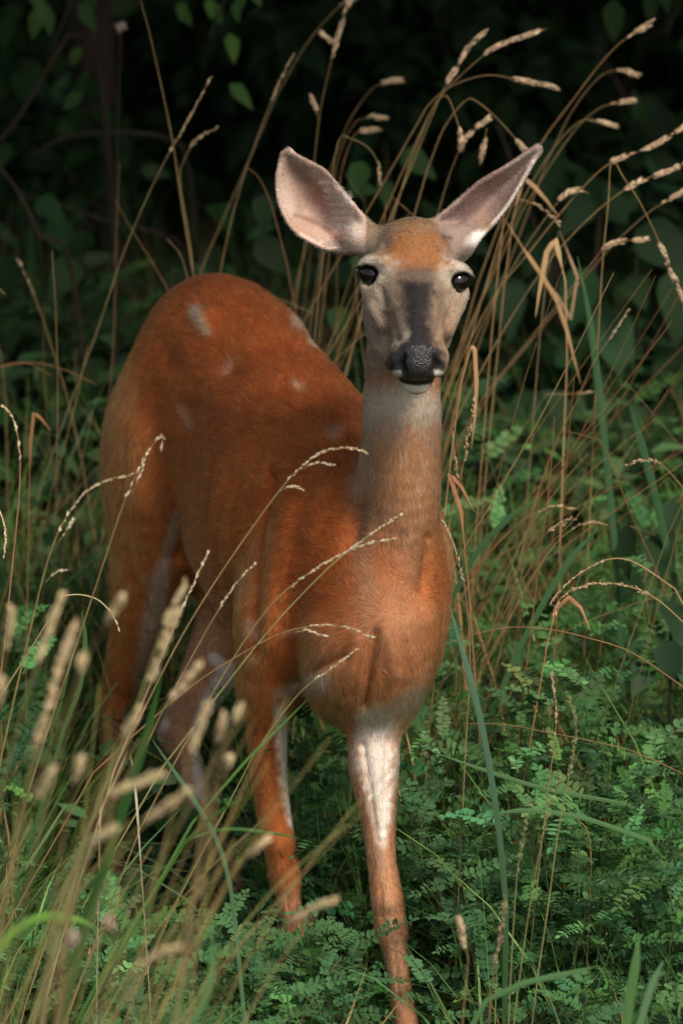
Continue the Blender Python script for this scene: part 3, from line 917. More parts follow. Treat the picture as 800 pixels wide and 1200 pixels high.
d = np.stack([np.cos(az) * np.cos(el), np.sin(az) * np.cos(el), np.sin(el)], 1)
up = norm(np.stack([rng.normal(0, .25, n), rng.normal(0, .25, n) - .15, np.ones(n)], 1))
M = frames(d, up, rng.uniform(.045, .105, n), np.stack([x, y, ground_z(x, y) + hgt], 1))
cols = vary((.066, .155, .050), n, .40, .15)
for q in range(5):
    v, f, c = scatter(*FRONDS[q], M[q::5], cols[q::5]); B.add(v, f, c)
# the sprawling stems that carry them
sel = rng.random(n) < .2
v, f, c = blades(np.stack([x, y, ground_z(x, y)], 1)[sel], hgt[sel] * 1.08, np.full(sel.sum(), .0022), az[sel], rng.uniform(0, .25, sel.sum()), rng.uniform(0, .4, sel.sum()), vary((.06, .10, .04), sel.sum()), 3)
B.add(v, f, c)
tag(B.build('vetch_ground_cover', LEAF), 'mat of bluish green vetch with small paired leaflets under and round the doe', 'ground cover', kind='stuff')

B = Bulk()
x, y = sample_xy(3400, -1.0, 1.0, -.9, 2.4)
keep = in_view(x, y, .25) & ~inside_deer(x, y, .02); keep &= rng.random(len(x)) < np.where(y > .3, 1, .55)
x, y = x[keep], y[keep]; n = len(x)
Ls = rng.uniform(.10, .42, n) * np.where(y > .4, 1.15, .7)
Ls = cap_feet(x, y, Ls, .12)
v, f, c = blades(np.stack([x, y, ground_z(x, y) + rng.uniform(0, .10, n)], 1), Ls, rng.uniform(.0016, .0045, n), rng.uniform(-.9, 1.6, n) + np.pi * (rng.random(n) < .35), rng.uniform(.1, 1.25, n), rng.normal(.15, .3, n),
                 vary((.42, .25, .115), n, .3, .12), 3)
B.add(v, f, c)
tag(B.build('dry_straw', STRAW), 'broken tan and orange straw lying through the green undergrowth', 'straw', kind='stuff')

# low broad weeds between the grasses, too small and mixed to count
B = Bulk()
x, y = sample_xy(5200, -1.0, 1.1, .25, 2.5)
keep = in_view(x, y, .25) & ~inside_deer(x, y, .03)
x, y = x[keep], y[keep]; n = len(x)
az = rng.uniform(0, 6.28, n); el = rng.normal(.1, .35, n)
d = np.stack([np.cos(az) * np.cos(el), np.sin(az) * np.cos(el), np.sin(el)], 1)
M = frames(d, norm(np.stack([rng.normal(0, .3, n), rng.normal(0, .3, n) - .3, np.ones(n)], 1)), rng.uniform(.02, .055, n) * np.where(y > 1.2, 1.5, 1), np.stack([x, y, ground_z(x, y) + rng.uniform(.03, .34, n) * np.where(y > 1.3, 1.35, 1)], 1))
v, f, c = scatter(OVV, OVQ, M, vary((.050, .100, .038), n, .3, .12)); B.add(v, f, c)
tag(B.build('low_weeds', BROAD), 'low dark green weeds with small oval leaves at the foot of the wood edge', 'weeds', kind='stuff')


# ================================================================== the wood behind: shrubs, trees
def tube(pts, rad, sides=6):
    """swept tube through rows of points; rad per point"""
    p = np.asarray(pts, float); n = len(p)
    t = norm(np.gradient(p, axis=0))
    ref = np.array([.31, .2, .93]) if abs(t[:, 2]).mean() < .9 else np.array([.9, .3, .1])
    a = norm(np.cross(t, ref)); b = np.cross(t, a)
    ang = 2 * np.pi * np.arange(sides) / sides
    v = p[:, None] + (a[:, None] * np.cos(ang)[None, :, None] + b[:, None] * np.sin(ang)[None, :, None]) * np.asarray(rad)[:, None, None]
    i = np.arange(n - 1)[:, None] * sides + np.arange(sides)[None]
    j = np.arange(n - 1)[:, None] * sides + (np.arange(sides) + 1)[None] % sides
    f = np.stack([i, j, j + sides, i + sides], -1).reshape(-1, 4)
    return v.reshape(-1, 3), f


def limbs_of(base, top, r, nb, spread, z0):
    """trunk plus side limbs as one bulk"""
    b = Bulk(); base = np.asarray(base, float); top = np.asarray(top, float)
    path = spline([base, base * .6 + top * .4 + rng.normal(0, .05, 3), top], 6)
    path[:, :2] += rng.normal(0, r * .25, (len(path), 2)); path[0] = base - [0, 0, .08]
    rad = np.linspace(r * 1.0, r * .35, len(path)); rad[0] = r * 1.35
    v, f = tube(path, rad, 9); b.add(v, f, np.full((len(v), 3), .1))
    tips = []
    for i in range(nb):
        k = rng.integers(int(len(path) * z0), len(path))
        az = rng.uniform(0, 6.28); l = spread * rng.uniform(.5, 1.0)
        e = path[k] + np.array([math.cos(az) * l, math.sin(az) * l, l * rng.uniform(.1, .6)])
        br = spline([path[k], (path[k] + e) / 2 + rng.normal(0, .06, 3), e], 4)
        v, f = tube(br, np.linspace(rad[k] * .55, .006, len(br)), 5); b.add(v, f, np.full((len(v), 3), .1))
        tips.extend(br[2:])
    return b, np.array(tips)


def crown(center, rad, n, size, col, tips=None, lo=None, edge=None):
    """leaf faces gathered in clumps through an ellipsoid"""
    center = np.asarray(center); rad = np.asarray(rad)
    nc = max(8, n // 70)
    dirs = norm(rng.normal(size=(nc, 3))); cc = center + dirs * rad * (rng.random((nc, 1)) ** .45)
    p = cc[rng.integers(0, nc, n)] + rng.normal(0, .16, (n, 3)) * rad
    if lo is not None:
        p[:, 2] = np.where(p[:, 2] < lo, 2 * lo - p[:, 2], p[:, 2])
    if edge is not None:                           # cut along the sun's slant: crowns shade the wood, not the doe
        p = p[p[:, 1] + .68 * p[:, 2] > edge]; n = len(p)
    d = norm(rng.normal(size=(n, 3)) + [0, -.2, -.25])
    up = norm(rng.normal(0, .5, (n, 3)) + [0, -.3, 1])
    M = frames(d, up, rng.uniform(.7, 1.3, n) * size, p)
    return scatter(OVV, OVQ, M, vary(col, n, .3, .12))


for i, (tx, ty, r, hz, cx, cy, cz, rx, ry, rz, lo, nl, lab) in enumerate((
        (None, 3.0, .050, 4.2, -.5, 1.9, 2.9, 1.5, 2.0, 1.2, 1.56, 8000, "slim dark tree trunk in the black shade above the doe's rump"),
        (.75, 3.3, .07, 5.0, .7, 1.9, 3.0, 1.6, 2.0, 1.3, 1.56, 8000, 'unseen tree off to the right of the right ear, its crown shaped to shade the wood'),
        (-2.2, 3.4, .09, 5.2, -2.0, 2.2, 3.1, 1.5, 2.0, 1.7, 1.4, 6000, 'unseen tree beyond the left edge, its crown shaped to shade the dark twigs'),
        (2.4, 3.0, .09, 5.0, 2.2, 2.2, 3.1, 1.5, 2.0, 1.7, 1.4, 6000, 'unseen tree beyond the right edge, its crown shaped to shade the shrubs'),
        (.1, 4.6, .10, 6.0, .1, 4.7, 3.2, 2.2, 1.5, 2.6, .3, 6000, "tree straight behind the doe's head, lost in the dark"),
        (-3.4, 5.2, .11, 6.5, -3.2, 5.2, 3.4, 2.2, 1.7, 2.8, .3, 4000, 'big tree far back on the left of the wood'),
        (3.4, 5.0, .11, 6.5, 3.3, 5.0, 3.4, 2.2, 1.7, 2.8, .3, 4000, 'big tree far back on the right of the wood'),
        (-1.5, 6.8, .13, 7.0, -1.4, 6.8, 3.6, 2.4, 1.6, 3.2, .3, 4500, 'farthest tree on the left, behind the slim dark trunk'),
        (1.6, 7.0, .13, 7.0, 1.6, 7.0, 3.6, 2.4, 1.6, 3.2, .3, 4500, 'farthest tree on the right, behind the large leaved shrub'))):
    if tx is None:
        tx = W(118, 250, ty)[0]
    base = np.array([tx, ty, float(ground_z(tx, ty))])
    t = empty('tree', base)
    tag(t, lab, 'tree', 'trees of the wood edge')
    b_, tips = limbs_of(base, (cx, cy, hz), r, 9, max(rx, ry) * .8, .5)
    b_.build('trunk', bark, t, base)
    cb = Bulk(); cb.add(*crown((cx, cy, cz), (rx, ry, rz), nl, .19, (.035, .065, .020), lo=lo, edge=1.62))  # front crowns hang above view, shaped to shade the wood behind
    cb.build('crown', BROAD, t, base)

# shrubs that make the dark green wall
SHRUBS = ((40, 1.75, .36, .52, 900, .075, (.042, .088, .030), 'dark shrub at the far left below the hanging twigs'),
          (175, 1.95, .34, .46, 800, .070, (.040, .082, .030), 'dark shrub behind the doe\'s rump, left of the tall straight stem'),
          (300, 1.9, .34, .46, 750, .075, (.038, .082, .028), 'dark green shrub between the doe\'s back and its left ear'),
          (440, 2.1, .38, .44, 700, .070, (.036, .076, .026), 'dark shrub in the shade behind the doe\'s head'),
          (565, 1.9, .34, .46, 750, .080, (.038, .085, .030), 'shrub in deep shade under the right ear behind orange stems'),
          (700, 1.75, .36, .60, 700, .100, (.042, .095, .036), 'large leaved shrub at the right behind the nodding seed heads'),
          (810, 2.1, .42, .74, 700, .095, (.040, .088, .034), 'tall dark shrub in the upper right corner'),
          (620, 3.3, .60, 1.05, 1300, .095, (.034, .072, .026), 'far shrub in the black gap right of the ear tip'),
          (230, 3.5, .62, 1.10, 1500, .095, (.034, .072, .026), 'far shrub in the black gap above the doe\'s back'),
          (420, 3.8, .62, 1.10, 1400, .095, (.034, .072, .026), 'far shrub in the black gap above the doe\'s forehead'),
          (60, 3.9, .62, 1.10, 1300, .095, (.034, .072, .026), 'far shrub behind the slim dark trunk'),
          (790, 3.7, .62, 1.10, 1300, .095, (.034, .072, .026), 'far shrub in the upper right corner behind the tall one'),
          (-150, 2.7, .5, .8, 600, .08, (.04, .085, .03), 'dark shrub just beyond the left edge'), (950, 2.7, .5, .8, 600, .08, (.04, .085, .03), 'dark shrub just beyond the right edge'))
leafmesh = None
for px, yy, rw, hh, nl, ls, col, lab in SHRUBS:
    xx = float(W(px, 400, yy)[0]); g = float(ground_z(xx, yy))
    t = empty('shrub', (xx, yy, g))
    tag(t, lab or 'dark shrub of the wood edge just outside the picture', 'shrub', 'shrubs along the wood edge')
    sb_ = Bulk()
    for k in range(7):
        a = rng.uniform(0, 6.28)
        e = np.array([xx + math.cos(a) * rw * .8, yy + math.sin(a) * rw * .6, g + hh * rng.uniform(.6, 1.1)])
        p = spline([(xx + rng.normal(0, .04), yy + rng.normal(0, .04), g - .05), ((xx + e[0]) / 2 - .02, (yy + e[1]) / 2, g + hh * .5), e], 5)
        v, f = tube(p, np.linspace(.009, .003, len(p)), 5); sb_.add(v, f, np.full((len(v), 3), .1))
    sb_.build('branches', bark, t, (xx, yy, g))
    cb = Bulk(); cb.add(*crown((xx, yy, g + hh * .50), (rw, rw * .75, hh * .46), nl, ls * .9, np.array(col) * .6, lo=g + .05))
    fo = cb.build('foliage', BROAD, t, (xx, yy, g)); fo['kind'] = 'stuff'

# ================================================================== grasses one can pick out, each a thing of its own
OCT_V = np.array([(0, 0, 0), (.38, .16, 0), (.38, 0, .14), (.38, -.16, 0), (.38, 0, -.14), (1, 0, 0)])
OCT_F = np.array([(0, 1, 2), (0, 2, 3), (0, 3, 4), (0, 4, 1), (5, 2, 1), (5, 3, 2), (5, 4, 3), (5, 1, 4)])
C_PALE, C_STRAW, C_ORANGE, C_OLIVE, C_GREEN = (.58, .45, .26), (.31, .205, .095), (.22, .115, .05), (.26, .25, .10), (.075, .135, .045)
SEED_PALE, SEED_TAN, SEED_PINK, SEED_GREEN = (.66, .54, .36), (.55, .42, .25), (.55, .40, .32), (.28, .30, .14)


def to_world(pts, y, lean=0.0, straight=False):
    """picture points (tip first) to a path in the place, carried on down to the ground"""
    n = len(pts)
    P = np.array([W(p[0], p[1], y + lean * i / max(1, n - 1) + (p[2] if len(p) > 2 else 0)) for i, p in enumerate(pts)])
    if straight:                                     # stiff stems that break with a corner
        P = np.vstack([spline(P[k:k + 2], 3)[:-1] for k in range(n - 1)] + [P[-1:]])
    else:
        P = spline(P, 5) if n > 2 else spline(P, 6)
    g = float(ground_z(P[-1, 0], P[-1, 1]))
    if P[-1, 2] > g:
        d = P[-1] - P[-3]; d = d / (np.linalg.norm(d) + 1e-9)
        drop = P[-1, 2] - g
        hx = np.clip(d[:2] / max(.25, -d[2]), -.7, .7) * drop * .6
        end = np.array([P[-1, 0] + hx[0], P[-1, 1] + hx[1], 0]); end[2] = float(ground_z(end[0], end[1])) - .01
        m = (P[-1] + end) / 2 + np.array([hx[0] * .12, 0, 0])
        P = np.vstack([P, spline([P[-1], m, end], 4)[1:]])
    return P


def seeds(P, length, kind, col):
    """a seed head along the first `length` metres of the path"""
    s_ = np.concatenate([[0], np.cumsum(np.linalg.norm(np.diff(P, axis=0), axis=1))])
    T = lambda s: np.stack([np.interp(s, s_, P[:, i]) for i in range(3)], -1)
    if kind == 'spike':            # plump dense head
        n = int(length / .00075) + 24; size = (.009, .0145); off = .0026; ang = (.08, .30)
    elif kind == 'clumps':         # separate plump groups on a thin rachis
        n = int(length / .0011) + 20; size = (.009, .014); off = .0022; ang = (.06, .28)
    elif kind == 'loose':
        n = int(length / .0030) + 8; size = (.005, .009); off = .0012; ang = (.15, .5)
    else:                          # 'fine': thin pale spikelets pressed to the stem
        n = int(length / .0024) + 8; size = (.0045, .0085); off = .0006; ang = (.06, .28)
    s = np.sort(rng.uniform(0, length, n))
    if kind == 'clumps':
        nc = max(1, int(length / .030)); cs = (np.arange(nc) + rng.uniform(.2, .8, nc)) * length / nc
        s = np.clip(cs[rng.integers(0, nc, n)] + rng.normal(0, .0075, n), 0, length)
    p = T(s); dirv = norm(T(np.maximum(s - .004, 0)) - T(s + .004))
    r = norm(np.cross(dirv, rng.normal(size=(n, 3))))
    prof = np.clip(np.sin(np.pi * np.clip(s / length * .9 + .08, 0, 1)), .25, 1) if kind == 'spike' else np.ones(n)
    a = rng.uniform(*ang, n)[:, None]
    d = norm(dirv * np.cos(a) + r * np.sin(a))
    M = frames(d, r, rng.uniform(*size, n), p + r * (off * prof * rng.uniform(.5, 1, n))[:, None])
    return scatter(OCT_V, OCT_F, M, vary(col, n, .18, .07))


def stalk(pts, y, label, head=0.0, kind='fine', stem_col=C_STRAW, seed_col=SEED_PALE, r=.0011, lean=0.0, side=(), group=None, name='grass_stalk', cat='grass stalk', straight=False):
    P = to_world(pts, y, lean, straight)
    base = P[-1].copy()
    n = len(P)
    v, f = tube(P, np.linspace(r * .45, r, n), 5)
    c = np.repeat(vary(stem_col, 1, .12, .06), len(v), 0) * (1 + .12 * np.sin(np.arange(len(v)) * .3))[:, None]
    o = new_mesh(name, v - base, [f], STRAW, None, True, c)
    o.location = base
    tag(o, label, cat, group)
    if head:
        b = Bulk(); b.add(*seeds(P, head, kind, seed_col))
        for sp in side:                                    # side branches of the panicle: picture points, tip first
            Q = spline(np.array([W(a[0], a[1], y) for a in sp]), 4)
            tv, tf = tube(Q, np.full(len(Q), r * .4), 4)
            b.add(*seeds(Q, np.linalg.norm(np.diff(Q, axis=0), axis=1).sum() * .8, kind, seed_col))
            tri_ = np.vstack([tf[:, [0, 1, 2]], tf[:, [0, 2, 3]]]); b.add(tv, tri_, np.repeat(vary(stem_col, 1), len(tv), 0))
        h = b.build('seed_head', SEED, o, base)
    return o


# ---- thin stalks standing in front of the doe
FRONTG = 'thin grass stalks in front of the doe'
for pts, y, head, side, lab, sc in (
    ([(426, 529), (405, 525), (375, 531), (340, 560), (300, 612), (250, 685), (205, 760), (160, 850), (120, 930)], -.42, .115, (((355, 574), (342, 570), (326, 576)), ((390, 545), (372, 543), (352, 550))), 'long golden stalk whose fine tip arches over the middle of the doe\'s flank', C_STRAW),
    ([(462, 632), (430, 637), (395, 652), (350, 680), (310, 718), (265, 785), (215, 875), (165, 970)], -.45, .15, (), 'pale stalk ending across the base of the neck, flat at its tip', C_STRAW),
    ([(468, 604), (440, 622), (400, 652), (360, 690), (310, 745), (255, 815), (190, 900)], -.38, .09, (), 'straight fine stalk reaching highest up the neck, crossing the flat tipped one', C_OLIVE),
    ([(434, 746), (405, 735), (372, 733), (330, 742), (285, 765), (230, 800), (170, 850), (110, 905)], -.40, .08, (((380, 745), (360, 739), (345, 741)),), 'low arching stalk with its tip at the middle of the breast', C_STRAW),
    ([(418, 762), (385, 785), (355, 808), (330, 838), (300, 880)], -.36, .075, (), 'short fine stalk leaning below the breast crease', C_OLIVE),
    ([(297, 662), (275, 686), (250, 725), (222, 775), (190, 835), (160, 900)], -.38, .08, (), 'fine stalk with its tip on the lower flank, under the long golden stalk', C_STRAW),
    ([(243, 648), (228, 682), (212, 716), (190, 770), (160, 840), (135, 900)], -.44, .085, (), 'steep stalk with pale zigzag tip beside the thigh fold', C_PALE),
    ([(189, 527), (190, 511), (178, 523), (160, 556), (145, 590), (128, 640), (105, 710), (80, 785), (55, 860), (30, 940)], -.45, .115, (((168, 545), (163, 560), (155, 580)),), 'tall stalk whose tip bends over sharply on the thigh', C_STRAW),
    ([(152, 557), (128, 562), (104, 574), (85, 595), (68, 625), (54, 665), (40, 720), (20, 805), (2, 885)], -.46, .13, (((85, 610), (78, 622), (70, 634)), ((76, 668), (64, 672), (54, 682))), 'tall stalk curving over to touch the left edge of the rump', C_STRAW),
    ([(2, 475), (14, 487), (21, 510), (24, 545), (22, 590), (16, 650), (8, 730), (0, 800)], -.30, .085, (), 'slender stalk hooked over at its tip near the left edge', C_STRAW),
    ([(140, 737), (130, 718), (115, 703), (95, 697), (75, 698)], -.10, .04, (), 'small drooping pale grass tip left of the hind leg', C_PALE),
    ([(5, 650), (7, 630), (4, 610), (-4, 590)], -.2, .04, (), 'short pale hanging tip at the left edge beside the rump', C_PALE),
):
    stalk(pts, y, lab, head, 'fine', sc, SEED_PALE, .00125, .03, side, FRONTG)

# ---- plump heads close to the camera, out of focus at the lower left
NEARG = 'plump seed heads in the near left foreground'
for k, (pts, y, hl, lab) in enumerate((
    ([(13, 716), (10, 742), (5, 775), (-4, 830), (-14, 900)], -1.05, .075, 'plump seed head at the far left edge, level with the belly'),
    ([(72, 700), (55, 745), (40, 790), (22, 850), (4, 920), (-8, 980)], -1.10, .105, 'long lumpy seed head leaning right, first from the left edge group'),
    ([(88, 735), (72, 775), (55, 835), (40, 895), (22, 960), (8, 1040)], -1.20, .135, 'broad tapering seed head standing left of the two tiered one'),
    ([(142, 701), (124, 732), (105, 764)], -1.15, .065, 'thick blunt cream head, highest of the near heads left of the hind leg'),
    ([(97, 772), (90, 815), (74, 865), (58, 930), (38, 1010)], -1.25, .03, 'small head on a thick green stem below the blunt cream head'),
    ([(217, 683), (206, 706), (194, 730), (178, 775), (158, 835), (128, 910), (95, 1000)], -.85, .075, 'knobbly pale head crossing the dark gap under the belly'),
    ([(206, 720), (192, 756), (176, 800), (158, 850), (130, 925), (100, 1010)], -.95, .11, 'ragged long head just under the knobbly pale head'),
    ([(232, 781), (215, 802), (190, 834), (165, 880), (130, 950), (90, 1040)], -1.1, .075, 'pale head leaning over the left hind thigh'),
    ([(243, 828), (232, 858), (222, 890), (212, 925), (198, 970), (180, 1040)], -1.15, .085, 'upright blurred head over the left hind hock'),
    ([(281, 830), (271, 852), (262, 880), (250, 930), (236, 1000)], -1.05, .06, 'upper of two small heads beside the right foreleg'),
    ([(262, 842), (255, 868), (248, 895), (238, 950)], -1.12, .055, 'small head just left of the pair beside the right foreleg'),
    ([(268, 890), (262, 910), (254, 940), (244, 1000)], -1.0, .03, 'lower small head beside the right foreleg'),
    ([(187, 907), (160, 918), (130, 932), (112, 952), (96, 1000), (84, 1060)], -1.35, .085, 'thick head bent almost level at the lower left'),
    ([(215, 930), (195, 945), (168, 965), (135, 1010), (105, 1080)], -1.45, .085, 'very blurred broad head right of the level one'),
    ([(131, 972), (112, 985), (92, 1005), (72, 1060), (58, 1130)], -1.40, .055, 'stubby blurred head lower left, under the level one'),
    ([(94, 892), (86, 920), (80, 950), (70, 1010)], -1.30, .05, 'narrow blurred head between the green stems at left'),
    ([(52, 845), (40, 880), (30, 930), (14, 1000)], -1.25, .06, 'faint blurred head near the left edge at hock height'),
    ([(388, 1056), (360, 1068), (330, 1088), (305, 1104)], -1.15, .085, 'cream head lying to the right below the right foreleg'),
    ([(310, 985), (285, 1010), (258, 1045), (225, 1095), (190, 1150)], -1.05, .04, 'slanting stem with a small tip left of the right foreleg'),
    ([(205, 1112), (180, 1122), (152, 1140), (128, 1165)], -1.45, .075, 'blurred curved head at the bottom left'),
    ([(128, 1080), (134, 1095), (140, 1112), (120, 1160)], -1.5, .032, 'pinkish tuft head at the bottom left'),
    ([(86, 1098), (82, 1118), (78, 1140), (70, 1180)], -1.5, .036, 'small pinkish upright tuft left of the other tuft'),
    ([(2, 800), (-4, 840), (-8, 900)], -1.2, .05, 'half hidden head cut by the left edge'),
    ([(160, 835), (145, 862), (132, 890), (112, 940), (90, 1000)], -1.2, .05, 'soft slanting head over the right hind cannon'),
    ([(60, 905), (44, 935), (30, 965), (12, 1030)], -1.4, .06, 'very soft broad head low at the left edge'),
)):
    y -= .55
    stalk(pts, y, lab, hl * (8 + y) / 8 * 1.05, 'spike' if k not in (5, 6, 9) else 'clumps', (.30, .27, .11) if k % 3 else C_STRAW, SEED_PINK if 'pink' in lab else (.62, .49, .28), .0016, .06, (), NEARG, 'seeding_grass', 'grass stalk')

# bare greenish stems of the near grasses
for k in range(30):
    bx = rng.uniform(-60, 260); by = 1260; a = rng.normal(.32, .16); ln = rng.uniform(220, 480)
    bend = rng.normal(.1, .1)
    p = [(bx + ln * t * math.sin(a + bend * t), by - ln * t * math.cos(a + bend * t)) for t in (1, .75, .5, .25, 0)]
    stalk(p, rng.uniform(-1.9, -.8), 'bare yellow green stem among the near blurred grasses at the lower left', 0, 'fine', (.30, .30, .09) if k % 2 else (.36, .27, .11), r=rng.uniform(.0009, .0016), group='bare stems of the near grasses', name='bare_stalk', cat='grass stalk')

